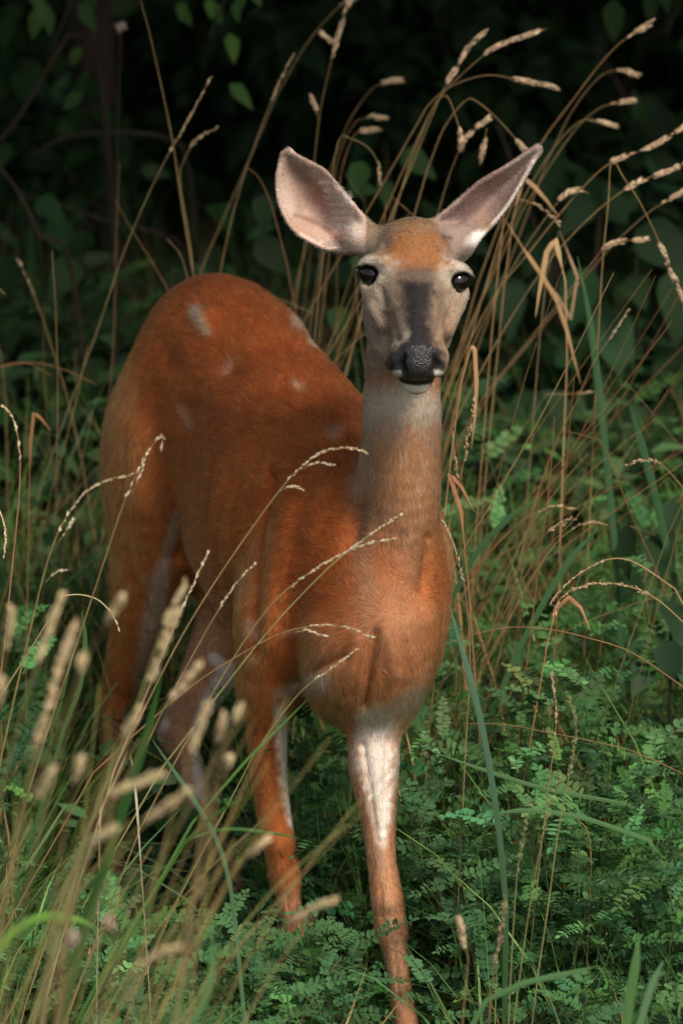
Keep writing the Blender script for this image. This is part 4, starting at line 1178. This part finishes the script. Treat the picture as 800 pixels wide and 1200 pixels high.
# ---- seed heads and stems behind the doe
BACKG = 'seeding grasses behind the doe'
for pts, y, hl, kind, side, lab in (
    ([(165, 0), (176, 42), (190, 105), (203, 170), (213, 240), (229, 335)], 1.05, 0, 'fine', (), 'tall straight bare stem rising from the doe\'s rump to the top edge'),
    ([(246, 92), (222, 138), (190, 195), (162, 255), (140, 310), (115, 385), (80, 480), (52, 560)], 1.0, .12, 'fine', (), 'long slanting stem crossing the straight bare stem left of the rump'),
    ([(254, 150), (232, 163), (217, 185), (211, 212), (222, 280), (228, 335)], 1.1, .05, 'loose', (), 'small hooked head beside the straight bare stem'),
    ([(344, 62), (322, 108), (300, 165), (280, 225), (266, 280), (256, 330)], 1.1, .08, 'fine', (), 'tall slanting stem rising from the doe\'s back, left of the left ear'),
    ([(288, 195), (303, 208), (316, 235), (326, 270), (336, 310)], 1.0, 0, 'fine', (), 'reddish bent stem curving under the left ear'),
    ([(140, 190), (138, 240), (136, 300), (133, 400), (128, 470)], 1.15, 0, 'fine', (), 'upright brown stem left of the rump'),
    ([(22, 305), (42, 350), (62, 410), (80, 470), (96, 540)], 1.2, .06, 'fine', (), 'faint stem leaning left at the left edge'),
    ([(136, 236), (155, 270), (180, 310), (200, 345)], 1.15, 0, 'fine', (), 'bent thin stem crossing the brown ones behind the rump'),
    ([(196, 280), (212, 300), (222, 335)], 1.0, 0, 'fine', (), 'short pale curved stem touching the rump'),
    ([(408, 5), (395, 45), (385, 85), (376, 125), (369, 180), (362, 250), (350, 330)], 1.1, .09, 'clumps', (((366, 118), (371, 130), (373, 142)), ((380, 42), (388, 50), (392, 58))), 'tall stem with clumped seeds, topmost at the upper middle'),
    ([(420, -5), (395, 10), (360, 50), (325, 110)], 1.4, .05, 'clumps', (), 'faint stem cut by the top edge above the left ear'),
    ([(466, 94), (450, 97), (432, 108), (405, 150), (380, 220), (350, 320)], 1.3, .045, 'clumps', (), 'dim seed head left of the arching pair above the doe'),
    ([(447, 138), (430, 138), (415, 145), (398, 180), (385, 240)], 1.3, .028, 'clumps', (), 'upper of the two small level seed tufts above the forehead'),
    ([(449, 152), (430, 153), (414, 160), (400, 200), (390, 260)], 1.25, .04, 'clumps', (), 'lower of the two small level seed tufts above the forehead'),
    ([(445, 214), (442, 190), (430, 172), (412, 163), (398, 162), (390, 200), (384, 260), (375, 330)], .95, .035, 'loose', (), 'bent over stem drooping between the ears'),
    ([(567, 38), (548, 56), (534, 80), (518, 108), (500, 150), (480, 200), (455, 260), (435, 320)], 1.0, .10, 'clumps', (), 'seed head leaning right, left of the topmost arching head'),
    ([(640, 34), (615, 42), (592, 50), (570, 62), (540, 88), (512, 118), (488, 165), (465, 215), (440, 275)], 1.0, .105, 'clumps', (), 'topmost arching seed head above the right ear'),
    ([(653, 104), (632, 98), (605, 93), (575, 88), (548, 93), (520, 106), (500, 125)], 1.0, .07, 'clumps', (), 'level drooping seed head just above the right ear tip'),
    ([(540, 172), (539, 158), (534, 138), (522, 112), (505, 130), (480, 190)], .95, .03, 'spike', (), 'small single seed tuft hanging above the right ear'),
    ([(568, 142), (552, 155), (540, 172), (530, 195), (520, 225), (510, 260)], .98, .06, 'clumps', (((562, 190), (566, 172), (570, 150)),), 'forked seed head right behind the base of the right ear'),
    ([(618, 180), (608, 168), (585, 142), (560, 120), (545, 118), (520, 150), (500, 200)], 1.0, .028, 'spike', (), 'stem bent sharply over with a tuft touching the right ear tip'),
    ([(760, 28), (742, 40), (724, 52), (700, 78), (670, 118), (640, 158), (615, 200), (590, 250), (560, 330)], 1.1, .055, 'clumps', (), 'single seed head nearest the upper right corner'),
    ([(742, 87), (722, 82), (700, 92), (670, 130), (640, 190)], 1.2, .028, 'clumps', (), 'small level tuft under the upper right seed head'),
    ([(738, 118), (716, 122), (700, 128), (675, 150), (640, 200), (610, 250)], 1.15, .045, 'clumps', (), 'middle tuft of the three stacked at the upper right'),
    ([(716, 146), (698, 142), (680, 142), (655, 165), (625, 210), (590, 280)], 1.1, .045, 'clumps', (), 'lowest tuft of the three stacked at the upper right'),
    ([(805, 146), (780, 162), (755, 175), (725, 186), (700, 202), (660, 245), (620, 295), (580, 345), (545, 410), (520, 470)], .9, .12, 'clumps', (), 'long stem with seeds reaching the right edge, upper of three'),
    ([(805, 190), (775, 203), (745, 214), (715, 234), (680, 265), (640, 310), (600, 370), (560, 440), (530, 500)], .85, .11, 'clumps', (), 'long stem with seeds reaching the right edge, second of three'),
    ([(805, 222), (782, 235), (758, 250), (720, 285), (680, 330), (630, 390), (580, 450)], 1.0, .05, 'clumps', (), 'long stem with seeds reaching the right edge, lowest of three'),
    ([(804, 362), (794, 338), (782, 310), (768, 275), (748, 235), (730, 208), (716, 188), (712, 240), (706, 300), (700, 400)], .75, .10, 'clumps', (), 'large nodding head hanging at the right edge'),
    ([(752, 281), (728, 283), (708, 291), (685, 318), (650, 360), (610, 410), (570, 460), (535, 520)], .85, .065, 'clumps', (), 'pale head standing level, right of the hanging blade'),
    ([(690, 226), (672, 224), (655, 235), (625, 275), (590, 330), (560, 390), (535, 450)], .9, .05, 'clumps', (), 'short pale head behind and right of the right ear'),
    ([(655, 262), (640, 248), (622, 238), (604, 236), (590, 265), (570, 330), (550, 400)], .8, .05, 'loose', (), 'pale bent tip curving down right of the right ear'),
    ([(690, 460), (660, 462), (640, 462)], 1.0, .02, 'fine', (), 'short level twig of straw right of the doe\'s eye'),
    ([(735, 364), (715, 395), (695, 425), (675, 470), (655, 510), (632, 570), (612, 640)], .7, .05, 'fine', (), 'grey straight stem leaning right below the broken blade'),
    ([(688, 532), (665, 558), (640, 590), (615, 625), (600, 660)], .5, 0, 'fine', (), 'thick straw leaning right in the middle right'),
    ([(665, 506), (690, 512), (705, 520), (722, 560), (742, 610), (765, 660), (790, 720)], .5, 0, 'fine', (), 'orange straw bent over at the right, falling toward the right edge'),
    ([(733, 546), (752, 539), (772, 543), (788, 558), (808, 582)], .35, .05, 'loose', (), 'pale arched tip entering from the right edge'),
    ([(670, 596), (650, 593), (630, 600), (605, 615), (570, 650)], .55, .05, 'fine', (), 'thin arched tip above the fern right of the breast'),
    ([(672, 607), (655, 615), (640, 625), (622, 645), (605, 690)], .45, .045, 'loose', (), 'feathery pale tip right of the breast'),
    ([(708, 614), (690, 612), (670, 620), (648, 640), (620, 680)], .5, .05, 'fine', (), 'second feathery tip, right of the first'),
    ([(648, 724), (655, 703), (672, 690), (700, 684), (735, 687), (770, 703), (806, 735)], .12, .15, 'loose', (), 'pale arch with drooping spikelets at the right, level with the breast'),
    ([(645, 706), (660, 688), (685, 668), (715, 655), (745, 660), (790, 690)], .2, .09, 'fine', (), 'thinner arch just above the pale drooping arch'),
    ([(520, 612), (530, 636), (538, 662), (545, 695), (549, 735), (550, 790), (546, 860)], -.05, .09, 'fine', (), 'slim stalk rising close along the right edge of the chest'),
    ([(556, 470), (550, 500), (545, 530), (538, 565), (528, 605), (522, 650)], .25, .09, 'loose', (), 'seeding stem rising close against the right side of the neck'),
    ([(536, 560), (532, 530), (530, 505)], .3, .03, 'loose', (), 'short pale tip beside the neck'),
    ([(530, 752), (560, 742), (600, 735), (645, 738), (690, 748), (740, 765), (800, 805)], -.05, 0, 'fine', (), 'long flat orange straw running right from the chest'),
    ([(545, 848), (590, 849), (640, 858), (690, 868), (745, 882), (810, 912)], -.15, 0, 'fine', (), 'long orange straw sloping down to the right edge below the flat one'),
    ([(646, 790), (651, 830), (650, 865), (645, 900), (640, 935)], -.2, .09, 'fine', (), 'upright pale seeding stem in the vetch at lower right'),
    ([(663, 812), (673, 838), (674, 865), (668, 900), (662, 930), (652, 985), (642, 1060), (630, 1140)], -.5, .12, 'loose', (), 'tall greenish sedge spike right of the pale upright stem'),
    ([(655, 912), (645, 945), (635, 980), (626, 1030), (616, 1090), (605, 1170)], -.6, .09, 'loose', (), 'middle greenish sedge spike at lower right'),
    ([(620, 945), (612, 985), (606, 1020), (602, 1070), (598, 1140)], -.6, .09, 'loose', (), 'left greenish sedge spike at lower right'),
    ([(592, 1050), (586, 1095), (578, 1140), (572, 1200)], -.9, .09, 'loose', (), 'near blurred sedge spike at the bottom, right of the left foreleg'),
    ([(538, 1080), (543, 1105), (548, 1125), (544, 1170)], -.9, .04, 'spike', (), 'stubby blurred spike right of the left foreleg at the bottom'),
    ([(664, 948), (676, 960), (688, 975), (692, 1010), (690, 1060)], -.2, 0, 'fine', (), 'yellow broken straw bent over in the vetch at lower right'),
    ([(397, 1125), (380, 1150), (365, 1175), (350, 1200)], -.5, 0, 'fine', (), 'pale straw leaning right at the bottom middle'),
    ([(6, 345), (-8, 330)], .6, 0, 'fine', (), 'pale broken tip at the left edge in the dark'),
    ([(60, 440), (30, 425), (0, 430), (-20, 450)], .9, 0, 'fine', (), 'arched brown straw at the left edge'),
    ([(112, 450), (80, 435), (40, 425), (-10, 432)], .95, 0, 'fine', (), 'nearly level brown straw left of the rump'),
):
    near = y < .3
    stalk(pts, y, lab, hl * 1.05, kind, (C_OLIVE if 'green' in lab else C_ORANGE if ('orange' in lab or 'brown' in lab or 'reddish' in lab) else C_STRAW),
          SEED_GREEN if 'greenish' in lab else (.56, .41, .26), .00105 if not near else .0011, .02, side, BACKG)

# ---- tangled dry stems behind the doe that nothing tells apart
TANG = 'dry stems tangled behind the doe'
for k in range(56):
    if k < 24:                                             # right of the neck
        bx, by = rng.uniform(505, 650), rng.uniform(560, 760); a = rng.normal(.62, .30); ln = rng.uniform(150, 420); yv = rng.uniform(.35, 1.1)
    elif k < 38:                                           # between back and neck
        bx, by = rng.uniform(310, 440), rng.uniform(430, 520); a = rng.normal(.25, .28); ln = rng.uniform(100, 270); yv = rng.uniform(.85, 1.2)
    elif k < 48:                                           # left of the rump
        bx, by = rng.uniform(-10, 130), rng.uniform(520, 700); a = rng.normal(.3, .35); ln = rng.uniform(120, 330); yv = rng.uniform(.8, 1.3)
    else:
        bx, by = rng.uniform(620, 800), rng.uniform(600, 800); a = rng.normal(.1, .5); ln = rng.uniform(90, 260); yv = rng.uniform(.3, .9)
    bend = rng.normal(0, .10)
    p = [(bx + ln * t * math.sin(a + bend * t), by - ln * t * math.cos(a + bend * t)) for t in (1, .75, .5, .25, 0)]
    if rng.random() < .3:                                  # broken over at the top
        tx, ty = p[0]; p = [(tx + rng.uniform(15, 60), ty + rng.uniform(10, 70))] + p
    stalk(p, yv, 'bare orange brown stem in the tangle of dry stems behind the doe', 0, 'fine', C_ORANGE if rng.random() < .7 else C_STRAW, r=rng.uniform(.0006, .0011), group=TANG, name='dry_stalk', cat='dry stalk', straight=True)


# ---- broad blades
def blade(pts, y, wd, col, label, lean=0.0, name='green_sedge', cat='sedge', ground=True, tipcol=None):
    """a strap leaf: tip first, widest below the middle, folded along its midrib"""
    P = to_world(pts, y, lean, name != 'green_sedge') if ground else spline(np.array([W(p[0], p[1], y) for p in pts]), 5)
    base = P[-1].copy(); n = len(P)
    t = norm(np.gradient(P, axis=0)); s_ = norm(np.cross(t, norm(np.array([.25, -1, .25]))))
    nn = np.cross(s_, t)
    u = np.linspace(0, 1, n)
    w_ = (wd * np.clip(np.minimum(u * 4.0 + .08, 1.0), 0, 1) * (1 - .25 * u) * (1 if name == 'green_sedge' else np.where(u > .45, .2, .8)))[:, None] * .5
    V = np.stack([P - s_ * w_, P + nn * w_ * .35, P + s_ * w_], 1).reshape(-1, 3)
    i = np.arange(n - 1) * 3
    Q = np.concatenate([np.stack([i, i + 1, i + 4, i + 3], 1), np.stack([i + 1, i + 2, i + 5, i + 4], 1)])
    c = np.repeat((np.asarray(col)[None] * (1 - u[:, None]) + np.asarray(col)[None] * u[:, None]) if tipcol is None else (np.asarray(tipcol)[None] * (1 - u[:, None]) + np.asarray(col)[None] * u[:, None]), 3, 0)
    o = new_mesh(name, V - base, [Q], LEAF, None, True, c)
    o.location = base
    return tag(o, label, cat)
G1, G2, G3 = (.030, .075, .018), (.11, .20, .10), (.10, .20, .05)
blade([(526, 708), (537, 748), (552, 800), (566, 860), (578, 930), (587, 1000), (592, 1060), (592, 1110)], -.35, .009, G1, 'long dark green blade with pale tip beside the chest at right', tipcol=(.10, .19, .12))
blade([(676, 300), (688, 360), (698, 430), (708, 520), (716, 600), (724, 690), (728, 780)], .75, .0115, (.05, .115, .05), 'tall bluish green upright blade at the right behind the doe')
blade([(736, 470), (748, 510), (762, 560), (776, 620), (790, 680)], .75, .013, (.04, .10, .04), 'shorter dull green blade right of the tall upright blade')
blade([(178, 866), (205, 905), (232, 945), (254, 985), (268, 1030), (276, 1085)], -.55, .0065, G2, 'pale green blade slanting down in front of the left hind leg', lean=.1)
blade([(112, 1086), (85, 1076), (55, 1074), (28, 1084), (5, 1105), (-12, 1140)], -1.35, .0105, (.17, .34, .06), 'bright green blade arching over at the lower left')
blade([(360, 820), (325, 855), (290, 890), (255, 930), (225, 965)], -.5, .0042, (.10, .2, .05), 'thin green blade slanting in front of the right foreleg')
blade([(284, 937), (262, 948), (240, 965), (215, 990)], -.6, .006, (.16, .32, .07), 'short bright green blade above the pale slanting blade', lean=.1)
blade([(352, 983), (310, 975), (262, 972), (215, 985)], -.25, .005, (.05, .13, .03), 'dark level blade crossing the right foreleg at the knee')
blade([(748, 1096), (744, 1130), (738, 1165), (733, 1205)], -.9, .013, (.09, .19, .06), 'stout green blade rising at the bottom right')
blade([(700, 1132), (660, 1142), (615, 1152), (570, 1172)], -.8, .008, (.09, .19, .07), 'green blade leaning level to the right near the bottom')
blade([(777, 1125), (765, 1150), (755, 1180), (748, 1205)], -.9, .010, (.12, .23, .11), 'pale blade beside the stout one at the bottom right')
blade([(190, 790), (172, 860), (150, 930), (128, 1000), (104, 1070)], -1.0, .013, (.05, .13, .03), 'dark green blade leaning among the blurred heads at left', lean=.1)
blade([(250, 1100), (247, 1145), (238, 1175), (222, 1205)], -1.3, .011, (.10, .22, .08), 'curved green blade at the bottom left under the slanting stem')
blade([(505, 880), (560, 900), (640, 925), (720, 940), (790, 960)], -.1, .006, (.08, .16, .06), 'long pale green blade lying level in the vetch at right')
blade([(560, 960), (610, 950), (680, 958), (760, 985)], -.25, .007, (.08, .17, .06), 'second level green blade below the long pale one')
blade([(625, 590), (600, 604), (560, 645), (530, 700)], .35, .009, (.055, .12, .05), 'blue green blade leaning right behind the chest')
blade([(700, 620), (672, 650), (640, 700), (605, 765)], .4, .010, (.06, .14, .055), 'dark green blade leaning right in the middle of the right side')
blade([(75, 855), (95, 800), (100, 750), (96, 715)][::-1], .1, .007, (.06, .13, .04), 'green blade standing left of the right hind leg')
# dry broken leaves
D1 = (.55, .36, .18)
blade([(627, 372), (631, 345), (636, 318), (640, 296), (650, 280), (662, 330), (664, 420), (660, 520)], .8, .0105, D1, 'broad pale dry leaf hanging straight down right of the eye', name='withered_sedge', cat='dry sedge')
blade([(680, 450), (672, 420), (664, 388), (652, 352), (636, 325), (612, 290), (590, 255), (585, 300), (575, 400)], .9, .0085, (.45, .27, .13), 'long dry leaf bent over and hanging lower right of the pale one', name='withered_sedge', cat='dry sedge')
blade([(640, 330), (652, 345), (662, 362), (668, 375), (676, 325), (655, 270), (640, 320), (630, 420)], .95, .006, (.40, .27, .15), 'narrow grey dry leaf folded over beside the hanging pale leaf', name='withered_sedge', cat='dry sedge')
blade([(655, 255), (640, 235), (625, 218), (612, 208), (600, 260), (590, 340)], 1.0, .008, (.45, .28, .14), 'short dry leaf bent down under the right ear tip', name='withered_sedge', cat='dry sedge')
blade([(552, 525), (556, 490), (558, 450), (556, 410), (552, 405), (540, 450), (530, 520)], .5, .008, (.48, .29, .15), 'dry leaf folded down right of the muzzle', name='withered_sedge', cat='dry sedge')
blade([(556, 600), (540, 570), (526, 555), (540, 600), (548, 680)], .3, .008, (.40, .20, .10), 'reddish dry leaf bent beside the neck', name='withered_sedge', cat='dry sedge')
blade([(60, 505), (48, 490), (40, 484), (36, 520), (34, 600)], .6, .007, (.30, .15, .07), 'orange dry leaf curled near the left edge', name='withered_sedge', cat='dry sedge')
blade([(692, 740), (680, 712), (666, 700), (650, 715), (640, 760)], .15, .008, (.45, .22, .11), 'reddish dry leaf under the pale arch at right', name='withered_sedge', cat='dry sedge')
blade([(475, 855), (483, 890), (486, 915)], .2, .006, D1, 'short pale dry leaf right of the left foreleg', name='withered_sedge', cat='dry sedge')
blade([(150, 880), (135, 915), (118, 950), (117, 985)], -.55, .004, (.66, .52, .33), 'pale bent straw leaf left of the left hind leg', name='withered_sedge', cat='dry sedge')
blade([(153, 885), (158, 915), (161, 950)], -.5, .0035, (.72, .6, .42), 'white straw leaf hanging beside the bent one', name='withered_sedge', cat='dry sedge')

# ---- vetch plants that stand out, each with its fronds as parts
frond_meshes = []
for k in range(6):
    me_ = new_mesh('leaf', FRONDS[k % 5][0], [FRONDS[k % 5][1]], LEAF, None, True, np.repeat(vary((.072, .155, .058), 1, .20, .10), len(FRV), 0))
    frond_meshes.append(me_.data); bpy.data.objects.remove(me_)
def vetch(px, py, y, n, size, label):
    n = int(n * 1.6); size *= .68
    top = W(px, py, y); g = float(ground_z(top[0], top[1]))
    hgt = max(.06, top[2] - g)
    o = empty('vetch_plant', (top[0], top[1], g))
    tag(o, label, 'vetch plant')
    path = spline([(0, 0, -.01), (rng.normal(0, .012), rng.normal(0, .012), hgt * .55), (rng.normal(0, .03), -.02, hgt)], 5)
    v, f = tube(path, np.linspace(.0020, .0010, len(path)), 5)
    new_mesh('stem', v, [f], LEAF, o, True, np.repeat(np.array([[.07, .11, .05]]), len(v), 0))
    for i in range(n):
        k = int(len(path) * (.35 + .63 * i / n)); p = path[min(k, len(path) - 1)]
        az = i * 2.4 + rng.normal(0, .4); el = rng.uniform(-.05, .65)
        d = np.array([[math.cos(az) * math.cos(el), math.sin(az) * math.cos(el) - .15, math.sin(el)]])
        M = frames(d, np.array([[0, -.35, 1.]]), np.array([size * rng.uniform(.75, 1.1)]), p[None])[0]
        l = bpy.data.objects.new('leaf', frond_meshes[rng.integers(0, 6)]); COL.objects.link(l); l.parent = o
        l.matrix_local = Matrix([list(M[0]), list(M[1]), list(M[2]), [0, 0, 0, 1]])
for a in ((350, 1085, -.02, 9, .10, 'vetch plant hiding the foot of the right foreleg'),
          (300, 1060, -.15, 9, .11, 'vetch plant left of the right foreleg\'s foot'),
          (395, 1085, -.12, 10, .11, 'vetch plant between the two forelegs'),
          (405, 1140, -.22, 8, .08, 'vetch plant touching the left foreleg from the left'),
          (290, 1085, .05, 8, .10, 'vetch plant in front of the left hind foot'),
          (515, 915, .10, 10, .12, 'vetch plant spreading right of the left foreleg at knee height'),
          (590, 930, .0, 9, .11, 'vetch plant behind the dark green blade in the lower right'),
          (545, 1000, -.12, 10, .11, 'vetch plant right of the left foreleg, below the spreading one'),
          (640, 990, -.1, 9, .11, 'vetch plant under the sedge spikes'),
          (600, 800, .3, 8, .10, 'vetch plant in the shade right of the breast'),
          (730, 900, .1, 9, .11, 'vetch plant at the right edge below the orange straw'),
          (760, 1010, -.2, 9, .11, 'vetch plant near the right edge, lower'),
          (525, 1150, -.35, 8, .09, 'vetch plant at the bottom right of the left foreleg'),
          (330, 1160, -.5, 9, .11, 'vetch plant at the bottom middle'),
          (230, 1120, -.5, 9, .12, 'vetch plant at the bottom left among blurred heads'),
          (600, 460, .75, 5, .055, 'small vetch sprig among orange stems right of the muzzle'),
          (690, 1150, -.5, 8, .10, 'vetch plant at the bottom right'),
          (90, 1020, -.3, 8, .11, 'vetch plant at the lower left behind the blurred heads')):
    vetch(*a)

# ---- broad leaved plants and hanging branches at the wood edge, each leaf a part
def leaf_mesh(name, tv, tq, col):
    o = new_mesh(name, tv, [tq], BROAD, None, True, np.repeat(np.asarray([col]), len(tv), 0)); me = o.data
    bpy.data.objects.remove(o); return me
LV1, LQ1 = leaf_template(.33, .26, 7)
def leafy_plant(name, cat, base, leaves, stem_pts, col, label, tv=LV1, tq=LQ1, r=.003, group=None):
    """leaves: rows (attach point, direction, up, length) in world space"""
    base = np.asarray(base, float)
    o = empty(name, base); tag(o, label, cat, group)
    v, f = tube(spline(np.asarray(stem_pts) - base, 5), np.linspace(r, r * .5, 5 * (len(stem_pts) - 1) + 1), 5)
    new_mesh('stem', v, [f], LEAF, o, True, np.repeat(np.array([[.05, .06, .03]]), len(v), 0))
    ms = [leaf_mesh('leaf', tv, tq, vary(col, 1, .2, .08)[0]) for _ in range(3)]
    for k, (p, d, up, L) in enumerate(leaves):
        M = frames(np.asarray([d], float), np.asarray([up], float), np.array([L]), (np.asarray(p) - base)[None])[0]
        l = bpy.data.objects.new('leaf', ms[k % 3]); COL.objects.link(l); l.parent = o
        l.matrix_local = Matrix([list(M[0]), list(M[1]), list(M[2]), [0, 0, 0, 1]])
def broad(px, spots, y, L, col, label):
    """a weed with large leaves hanging toward the camera at picture spots"""
    x0 = W(px, 700, y)[0]; base = np.array([x0, y, float(ground_z(x0, y))])
    tops = [W(a, b, y) for a, b in spots]; top = max(tops, key=lambda p: p[2])
    lv = []
    for p in tops:
        d = np.array([rng.normal(0, .6), -.45 + rng.normal(0, .2), -.55 + rng.normal(0, .25)])
        lv.append((p + np.array([0, rng.uniform(-.03, .05), .03]), d, (rng.normal(0, .3), -.8, .6), L * rng.uniform(.75, 1.15)))
    leafy_plant('broad_leaved_weed', 'weed', base, lv, [base, (base + top) / 2 + [0.01, 0, 0], top], col, label, r=.004)
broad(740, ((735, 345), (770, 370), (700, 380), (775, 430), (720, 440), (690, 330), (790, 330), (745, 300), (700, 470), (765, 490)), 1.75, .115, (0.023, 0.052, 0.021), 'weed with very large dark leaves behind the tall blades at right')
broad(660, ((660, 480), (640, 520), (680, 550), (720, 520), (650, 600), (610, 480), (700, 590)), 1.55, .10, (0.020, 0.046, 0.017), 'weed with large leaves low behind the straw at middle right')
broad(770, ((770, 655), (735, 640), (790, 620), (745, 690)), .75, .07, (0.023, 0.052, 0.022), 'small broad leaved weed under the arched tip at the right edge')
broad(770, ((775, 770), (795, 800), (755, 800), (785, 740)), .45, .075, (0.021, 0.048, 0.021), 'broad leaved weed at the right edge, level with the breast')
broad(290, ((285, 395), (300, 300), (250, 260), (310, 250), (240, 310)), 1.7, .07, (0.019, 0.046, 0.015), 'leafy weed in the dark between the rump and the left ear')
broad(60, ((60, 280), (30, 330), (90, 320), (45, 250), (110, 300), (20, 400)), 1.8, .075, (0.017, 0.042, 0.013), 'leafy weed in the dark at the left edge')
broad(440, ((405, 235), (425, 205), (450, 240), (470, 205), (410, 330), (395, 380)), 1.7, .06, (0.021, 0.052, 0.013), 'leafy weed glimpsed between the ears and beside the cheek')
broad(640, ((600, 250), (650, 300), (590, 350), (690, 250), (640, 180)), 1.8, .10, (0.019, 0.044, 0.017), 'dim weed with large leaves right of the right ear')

def hanging(px, py, y, n, L, spread, col, label):
    """a leafy twig reaching down into the top of the view"""
    tip = W(px, py, y); root = tip + np.array([.35, .35, .75])
    st = [root, tip + np.array([.12, .1, .28]), tip]
    path = spline(np.array(st), 6)
    lv = []
    for k in range(n):
        p = path[-1 - int((k / n) ** 1.1 * 9)] if k else path[-1]
        a = k * 2.2
        q = p + np.array([math.sin(a) * spread * rng.uniform(.2, 1), rng.normal(0, .03), math.cos(a * 1.3) * spread * .7])
        lv.append((q, (rng.normal(.15, .45), -.2 + rng.normal(0, .25), -.8), (rng.normal(0, .3), -.9, .4), L * rng.uniform(.75, 1.2)))
    leafy_plant('leafy_twig', 'twig', root, lv, st, col, label, OVV, OVQ, .004, 'leafy twigs hanging from the trees')
hanging(245, 45, 1.9, 22, .048, .085, (.07, .14, .03), 'leafy twig with clear oval leaves hanging at the top, above the rump')
hanging(60, 60, 2.0, 18, .055, .10, (.05, .10, .025), 'leafy twig in soft shade hanging in the top left corner')
hanging(780, 40, 2.1, 16, .07, .12, (.03, .07, .02), 'leafy twig hanging dimly in the top right corner')
# dead twigs in the dark at the left
for pts, y, r, lab in (([(0, 165), (20, 140), (45, 100), (80, 40)], 2.0, .005, 'grey dead twig slanting up in the top left'),
                       ([(-10, 185), (15, 215), (35, 250), (45, 275)], 1.6, .004, 'dead twig forking down at the left edge'),
                       ([(40, 180), (80, 160), (135, 155), (185, 158)], 2.2, .005, 'dead twig lying level across the dark trunk'),
                       ([(20, 225), (70, 240), (130, 260), (185, 272)], 1.9, .003, 'thin dead twig sloping right below the level one')):
    P = spline(np.array([W(p[0], p[1], y) for p in pts]), 5)
    P = np.vstack([P, spline([P[-1], P[-1] + [.05, .1, -.1], np.array([P[-1, 0] + .08, P[-1, 1] + .25, float(ground_z(P[-1, 0], P[-1, 1] + .25))])], 4)[1:]])
    v, f = tube(P, np.linspace(r * .5, r, len(P)), 6)
    o = new_mesh('dead_twig', v - P[-1], [f], bark); o.location = P[-1]; tag(o, lab, 'twig')
# pale blossom tip at the top left
P0 = W(142, 32, 1.6)
b = Bulk(); n = 14
dd = norm(rng.normal(size=(n, 3)) * [1, .6, .5]); b.add(*scatter(OCT_V, OCT_F, frames(dd, norm(rng.normal(size=(n, 3))), np.full(n, .013), np.zeros((n, 3))), vary((.6, .45, .36), n, .1, .05)))
o = b.build('withered_flower', SEED); o.location = P0
tag(o, 'small pale withered flower head in the dark at the top left', 'flower')
P1 = spline([(0, 0, 0), (-.01, .02, -.25), (-.03, .05, float(ground_z(P0[0], P0[1])) - P0[2])], 6)
v, f = tube(P1, np.full(len(P1), .001), 4)
new_mesh('stem', v, [f], STRAW, o, True, np.repeat(np.array([[.08, .06, .03]]), len(v), 0))
print('scene built')
